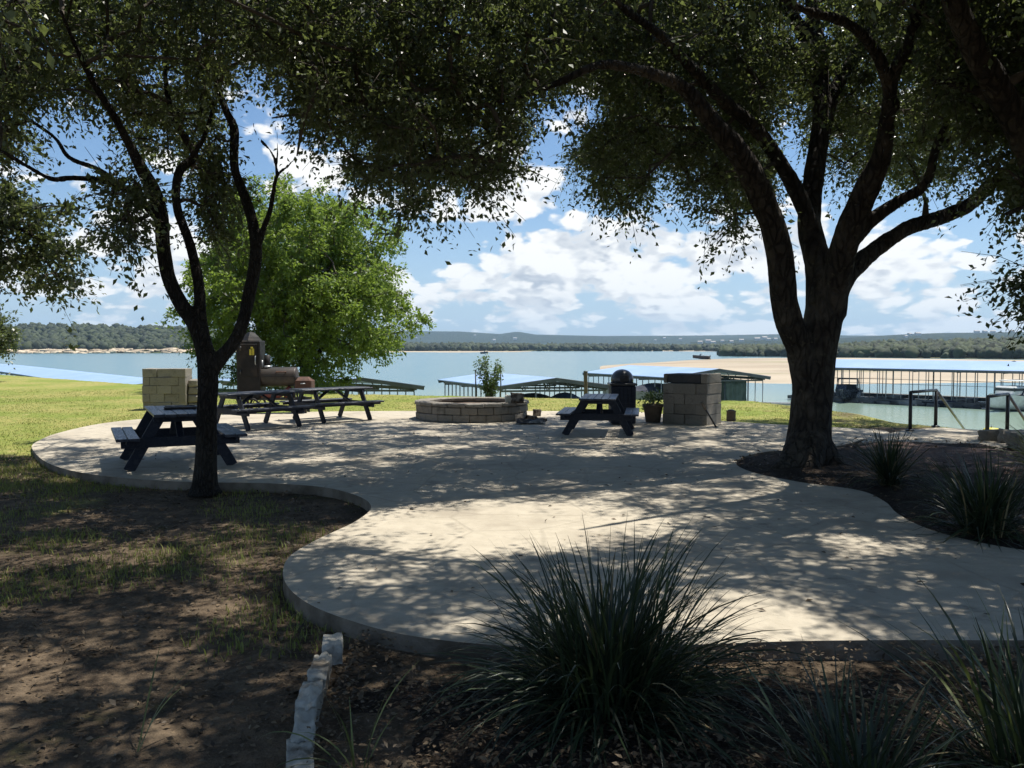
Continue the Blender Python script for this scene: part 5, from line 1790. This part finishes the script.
def boat(label, loc, rz, L, Wd, H, hull_mat, cover=None, cabin=False, tower=False, name='motor_boat', cat='boat'):
    t = thing(name, label, cat, loc, rz)
    n, m_ = 13, 9
    V, F = [], []
    for i in range(n):
        s = i / (n - 1)                       # stern 0 -> bow 1
        w = Wd / 2 * (1 - max(0, (s - 0.45) / 0.55) ** 2.1) + 0.02
        keel = -0.25 * H * (1 - s ** 3) + 0.35 * H * max(0, s - .6)
        sheer = H * (0.75 + 0.35 * s * s)
        x = L * (s - .5) + (0.12 * L * s * s if s > .9 else 0)
        for j in range(m_):
            a = j / (m_ - 1) * 2 - 1
            y = w * math.copysign(abs(a) ** 0.55, a)
            z = keel + (sheer - keel) * abs(a) ** 1.7
            V.append((x, y, z))
    for i in range(n - 1):
        for j in range(m_ - 1):
            F.append((i * m_ + j, i * m_ + j + 1, (i + 1) * m_ + j + 1, (i + 1) * m_ + j))
    F.append(tuple(range(m_))[::-1])
    hb = MB(); hb.add(V, F, True)
    hb.build('hull', hull_mat, t, recalc=True)
    # deck
    dk_ = MB(); dv_ = []
    for i in range(n):
        s = i / (n - 1)
        a, b = V[i * m_], V[i * m_ + m_ - 1]
        dv_ += [(a[0], a[1] * .97, a[2] - .03), (b[0], b[1] * .97, b[2] - .03)]
    dk_.add(dv_, [(2 * i, 2 * i + 1, 2 * i + 3, 2 * i + 2) for i in range(n - 1)])
    dk_.build('deck', M['white_paint'] if hull_mat is not M['hull_dark'] else M['canvas_dark'], t)
    if cover:
        cb = MB(); cv = []
        for i in range(n):
            s = i / (n - 1)
            for j in range(7):
                a = j / 6 * 2 - 1
                y = V[i * m_][1] * -a * 1.04
                top_ = H * (0.75 + 0.35 * s * s) + (H * 0.75 * math.sin(min(1, s * 1.25) * math.pi) * (1 - a * a)) - .04
                cv.append((V[i * m_][0], y, top_))
        cb.add(cv, [(i * 7 + j, i * 7 + j + 1, (i + 1) * 7 + j + 1, (i + 1) * 7 + j) for i in range(n - 1) for j in range(6)], True)
        cb.build('cover', cover, t)
    else:
        ws = MB()
        ws.add([(L * .12, -Wd * .42, H * .85), (L * .2, 0, H * .9), (L * .12, Wd * .42, H * .85), (L * .04, -Wd * .38, H * 1.45), (L * .1, 0, H * 1.5), (L * .04, Wd * .38, H * 1.45)], [(0, 1, 4, 3), (1, 2, 5, 4)])
        ws.add([(L * .125, -Wd * .42, H * .85), (L * .205, 0, H * .9), (L * .125, Wd * .42, H * .85), (L * .045, -Wd * .38, H * 1.45), (L * .105, 0, H * 1.5), (L * .045, Wd * .38, H * 1.45)], [(3, 4, 1, 0), (4, 5, 2, 1)])
        ws.build('windshield', M['dark_glass'], t)
        se = MB()
        for y in (-Wd * .22, Wd * .22): se.bbox((-L * .08, y, H * .85), (L * .09, Wd * .25, H * .5), .04)
        se.bbox((-L * .33, 0, H * .8), (L * .12, Wd * .75, H * .4), .05)
        se.build('seats', M['white_paint'], t)
    if cabin:
        cbn = MB(); cbn.bbox((L * .06, 0, H * 1.25), (L * .42, Wd * .72, H * .62), .1); cbn.build('cabin', M['white_paint'], t)
        MB().bbox((L * .06, 0, H * 1.33), (L * .425, Wd * .73, H * .26), .05).build('cabin_window', M['dark_glass'], t)
        MB().bbox((-L * .02, 0, H * 1.95), (L * .4, Wd * .75, .08), .03).build('hardtop', M['white_paint'], t)
        ps = MB()
        for x in (-L * .18, L * .15):
            for y in (-Wd * .33, Wd * .33): ps.tube([(x, y, H * 1.0), (x, y, H * 1.95)], .035, 6)
        ps.build('hardtop_frame', M['steel'], t)
    if tower:
        tw = MB()
        for y in (-Wd * .44, Wd * .44):
            tw.tube([(L * .1, y, H * .85), (0, y * .85, H * 2.0), (-L * .12, y * .85, H * 2.0), (-L * .16, y, H * .85)], .04, 7)
        tw.tube([(0, -Wd * .38, H * 2.0), (0, Wd * .38, H * 2.0)], .04, 7); tw.tube([(-L * .12, -Wd * .38, H * 2.0), (-L * .12, Wd * .38, H * 2.0)], .04, 7)
        tw.build('tower', M['black_metal'], t)
        MB().bbox((-L * .06, 0, H * 2.03), (L * .2, Wd * .8, .05), .02).build('bimini', M['canvas_dark'], t)
    mo = MB(); mo.bbox((-L * .53, 0, H * .75), (.3, .36, .5), .07); mo.bbox((-L * .535, 0, .1), (.16, .14, 1.0), .03); mo.build('outboard_motor', M['black_metal'], t)
    return t


def wp(px, Y, z=WATER + .1): return Vector(((px - 512) / FPX * Y, Y, z))
boat('dark wakeboard boat with a black tower moored under the long dock', wp(848, 85, WATER + .35), R(-118), 5.6, 2.4, 0.95, M['hull_dark'], tower=True)
boat('white cabin cruiser moored under the long dock behind the handrail', wp(1017, 73, WATER + .25), R(205), 5.6, 2.5, 1.2, M['white_paint'], cabin=True)
boat('low dark covered boat tied at the long dock between two handrails', wp(946, 78, WATER + .0), R(150), 3.2, 1.5, 0.40, M['hull_dark'], cover=M['canvas_dark'])
boat('flat dark covered boat at the long dock beside the first handrail', wp(894, 81.5, WATER + .0), R(145), 3.4, 1.5, 0.36, M['hull_dark'], cover=M['canvas_dark'])
boat('blunt black covered boat under the blue roof behind the fire pit', wp(527, 47, WATER + 1.75), R(190), 4.4, 2.0, 0.8, M['hull_dark'], cover=M['canvas_dark'])
boat('blue covered boat under the blue dock roof beside the wooden post', wp(563, 46, WATER + 1.75), R(-110), 4.6, 2.1, 0.85, M['hull_dark'], cover=M['canvas_blue'])
boat('grey motor boat raised under the dock roof behind the planter', wp(649, 58, WATER + 1.75), R(195), 5.4, 2.2, 0.85, M['hull_grey'], cover=M['canvas_dark'])
boat('speck of an open boat drawn up at the distant sand shore', wp(484, 610, WATER + .3), R(20), 5, 2.0, 1.2, M['hull_dark'], name='small_boat')
boat('tiny boat beached at the tip of the distant sandbar', wp(702, 262, WATER + 1.7), R(160), 4.6, 2.0, 1.0, M['hull_dark'], name='small_boat')
# green covered lift beside the grill
q = wp(728, 58.5, WATER)
t = thing('boat_lift_cover', 'tall green tarpaulin cover hanging in the dock behind the stone grill', 'tarpaulin', q, 0.2)
mb = MB(); n1 = 14
V, F = [], []
for j in range(7):
    z = 1.1 + j * .36
    for i in range(n1 * 4):
        s_ = i / (n1 * 4); a = s_ * 4
        e, f_ = int(a), a - int(a)
        cs = [(-.75, -1.2), (.75, -1.2), (.75, 1.2), (-.75, 1.2), (-.75, -1.2)]
        x = cs[e][0] + (cs[e + 1][0] - cs[e][0]) * f_; y = cs[e][1] + (cs[e + 1][1] - cs[e][1]) * f_
        k_ = 1 + .05 * math.sin(i * 1.9) + .06 * mnoise.noise(Vector((i * .4, j * .5, 0)))
        V.append((x * k_, y * k_, z))
nn = n1 * 4
for j in range(6):
    for i in range(nn): F.append((j * nn + i, j * nn + (i + 1) % nn, (j + 1) * nn + (i + 1) % nn, (j + 1) * nn + i))
F.append(tuple(6 * nn + i for i in range(nn)))
mb.add(V, F, True); mb.build('tarp', M['canvas_green'], t)
fr_ = MB()
for x in (-.85, .85):
    for y in (-1.3, 1.3): fr_.tube([(x, y, -.4), (x, y, 3.3)], .05, 6)
fr_.build('frame', M['dock_steel'], t)
# gangway
t = thing('gangway', 'white gangway lying low on the water between the docks', 'gangway', wp(762, 74, WATER + .45), R(-12))
MB().bbox((0, 0, 0), (5.6, 1.3, .16), .03).build('deck', M['white_paint'], t)
mb = MB()
for y in (-.66, .66): mb.beam((-2.8, y, .12), (2.8, y, .12), .05, .12)
mb.build('side_rail', M['steel'], t)
for q_ in (-2, 0, 2): MB().bbox((q_, 0, -.3), (.9, 1.2, .4), .06).build('float', M['float'], t)
# yellow buoy
q = wp(993, 56, WATER)
t = thing('buoy', 'small yellow buoy floating beyond the stair head', 'buoy', q)
MB().lathe([(0.05, -.2), (0.42, -.12), (0.5, 0.02), (0.42, .12), (0.1, .16)], 18).build('float', M['yellow'], t)
MB().tube([(0, 0, .14), (0, 0, .32)], .04, 8).build('eye', M['steel'], t)

# ------------------------------------------------------------------ haze
hz = MB().box((0, 2000, 110), (12000, 12000, 240))
hzo = hz.build('haze')
tag(hzo, kind='stuff')
m, nt = newmat('haze')
out = nt.n('ShaderNodeOutputMaterial'); pv = nt.n('ShaderNodeVolumePrincipled')
pv.inputs['Color'].default_value = (0.54, 0.77, 1.0, 1)
pv.inputs['Density'].default_value = 0.00011
pv.inputs['Anisotropy'].default_value = 0.1
nt.l(pv.outputs[0], out.inputs['Volume'])
hzo.data.materials.append(m)

# ------------------------------------------------------------------ world
w = bpy.data.worlds.new('World')
scene.world = w
w.use_nodes = True
w.cycles.sampling_method = 'MANUAL'
w.cycles.sample_map_resolution = 256
nt = NT(w.node_tree)
SKY = 0.065
sky = nt.n('ShaderNodeTexSky', sky_type='NISHITA', sun_disc=False)
sky.sun_elevation = SUN_EL
sky.sun_rotation = SUN_AZ
sky.altitude = 200
sky.air_density = 1.0; sky.dust_density = 0.6; sky.ozone_density = 2.0
tc = nt.n('ShaderNodeTexCoord').outputs['Generated']
sep = nt.n('ShaderNodeSeparateXYZ'); nt.l(tc, sep.inputs[0])
X, Y, Z = sep.outputs
az = nt.m('ARCTAN2', X, Y)
el = nt.m('MAXIMUM', nt.m('ARCSINE', Z), 0.0)
lv = nt.m('LOGARITHM', nt.m('ADD', el, 0.22), math.e)


def field(du, dv, detail=7, fine=True):
    cmb = nt.n('ShaderNodeCombineXYZ')
    nt.put(cmb.inputs[0], nt.m('ADD', nt.m('MULTIPLY', az, 3.6), du)); nt.put(cmb.inputs[1], nt.m('ADD', nt.m('MULTIPLY', lv, 2.3), dv))
    def n2(vec, sc, det, rough):
        nd = nt.n('ShaderNodeTexNoise', noise_dimensions='2D')
        nt.l(vec, nd.inputs['Vector']); nd.inputs['Scale'].default_value = sc; nd.inputs['Detail'].default_value = det; nd.inputs['Roughness'].default_value = rough
        return nd
    nz = n2(cmb.outputs[0], 5, 3, .5)
    mv = nt.mix(0.08, cmb.outputs[0], nz.outputs['Color'])
    big = n2(mv, 2.1, detail, .52).outputs['Fac']
    v = nt.n('ShaderNodeTexVoronoi', feature='SMOOTH_F1', voronoi_dimensions='2D'); v.inputs['Scale'].default_value = 6.5
    v.inputs['Smoothness'].default_value = 0.45; v.inputs['Detail'].default_value = 2.5; v.inputs['Roughness'].default_value = 0.55
    nt.l(mv, v.inputs['Vector'])
    return nt.m('ADD', big, nt.m('MULTIPLY', nt.m('SUBTRACT', 0.45, v.outputs['Distance']), 0.34))


def bump_at(px, py, rx, ry, amp):
    a0 = math.atan2((px - 512) / FPX, 1.0); e0 = math.atan((346 - py) / FPX)
    u = nt.m('DIVIDE', nt.m('SUBTRACT', az, a0), rx / FPX)
    v = nt.m('DIVIDE', nt.m('SUBTRACT', el, e0), ry / FPX)
    r2 = nt.m('ADD', nt.m('MULTIPLY', u, u), nt.m('MULTIPLY', v, v))
    return nt.m('MULTIPLY', nt.m('POWER', math.e, nt.m('MULTIPLY', r2, -1.0)), amp)


bumps = None
for b in ((535, 188, 60, 26, 0.30), (545, 130, 50, 40, 0.22), (480, 205, 40, 20, .12), (600, 245, 120, 26, 0.20), (520, 280, 150, 30, 0.15), (330, 170, 60, 25, .25), (20, 200, 40, 20, .2), (110, 245, 70, 25, .14), (880, 250, 140, 28, .22), (960, 280, 90, 16, .12), (690, 255, 80, 26, .16), (270, 110, 40, 30, .15),
          (640, 160, 60, 50, -0.2), (590, 205, 40, 14, -0.12), (440, 240, 45, 14, -.2), (60, 155, 70, 26, -.18), (250, 170, 30, 30, -.1), (560, 312, 130, 10, .06), (900, 300, 150, 12, .07), (120, 290, 120, 14, .07), (850, 190, 100, 25, -.08)):
    q = bump_at(*b)
    bumps = q if bumps is None else nt.m('ADD', bumps, q)
thr = nt.ramp(el, 0.02, 0.42, 0.375, 0.60, smooth=False)
d0 = nt.m('SUBTRACT', nt.m('ADD', field(0, 0), bumps), thr)
d1 = nt.m('SUBTRACT', nt.m('ADD', field(0.03, 0.15, 4), bumps), thr)
alpha = nt.ramp(d0, -0.02, 0.105)
lowfade = nt.ramp(el, 0.0, 0.05, 0.8, 1.0)
alpha = nt.m('MULTIPLY', alpha, lowfade)
lit = nt.ramp(nt.m('SUBTRACT', d0, d1), -0.14, 0.12)
thick = nt.ramp(d0, 0.05, 0.34)
sh = nt.m('SUBTRACT', 1.0, nt.m('MULTIPLY', nt.m('SUBTRACT', 1.0, lit), nt.m('ADD', 0.42, nt.m('MULTIPLY', thick, 0.55))))
k_ = 0.72 / SKY
ccol = nt.mix(sh, (0.46 * k_, 0.52 * k_, 0.61 * k_), (1.04 * k_, 1.04 * k_, 1.02 * k_))
tint = nt.n('ShaderNodeMix', data_type='RGBA', blend_type='MULTIPLY'); tint.inputs[0].default_value = 1.0
nt.l(sky.outputs[0], tint.inputs[6]); tint.inputs[7].default_value = (1.0, 1.18, 1.34, 1)
skyc = nt.mix(nt.ramp(el, 0.0, 0.22), nt.mix(0.5, tint.outputs[2], (0.50 * k_, 0.66 * k_, 0.90 * k_)), tint.outputs[2])
bg = nt.n('ShaderNodeBackground'); bg.inputs['Strength'].default_value = SKY
nt.l(nt.mix(alpha, skyc, ccol), bg.inputs['Color'])
ow = nt.n('ShaderNodeOutputWorld'); nt.l(bg.outputs[0], ow.inputs['Surface'])

sd = bpy.data.lights.new('sun', 'SUN')
sd.energy = 5.0; sd.angle = R(0.53); sd.color = (1.0, 0.95, 0.86)
so = bpy.data.objects.new('sun', sd); col.objects.link(so)
so.rotation_euler = SUN.to_track_quat('Z', 'Y').to_euler()

# ------------------------------------------------------------------ render settings
scene.view_settings.view_transform = 'Standard'
scene.view_settings.look = 'None'
scene.view_settings.exposure = 0.58
scene.view_settings.gamma = 1.0
scene.cycles.use_denoising = True
try:
    scene.cycles.denoiser = 'OPENIMAGEDENOISE'
    scene.cycles.denoising_input_passes = 'RGB_ALBEDO_NORMAL'
    scene.cycles.denoising_prefilter = 'ACCURATE'
except Exception:
    pass
scene.cycles.max_bounces = 7
scene.cycles.diffuse_bounces = 4
scene.cycles.glossy_bounces = 3
scene.cycles.transmission_bounces = 4
scene.cycles.volume_bounces = 0
scene.cycles.caustics_reflective = False
scene.cycles.caustics_refractive = False
scene.cycles.sample_clamp_indirect = 6
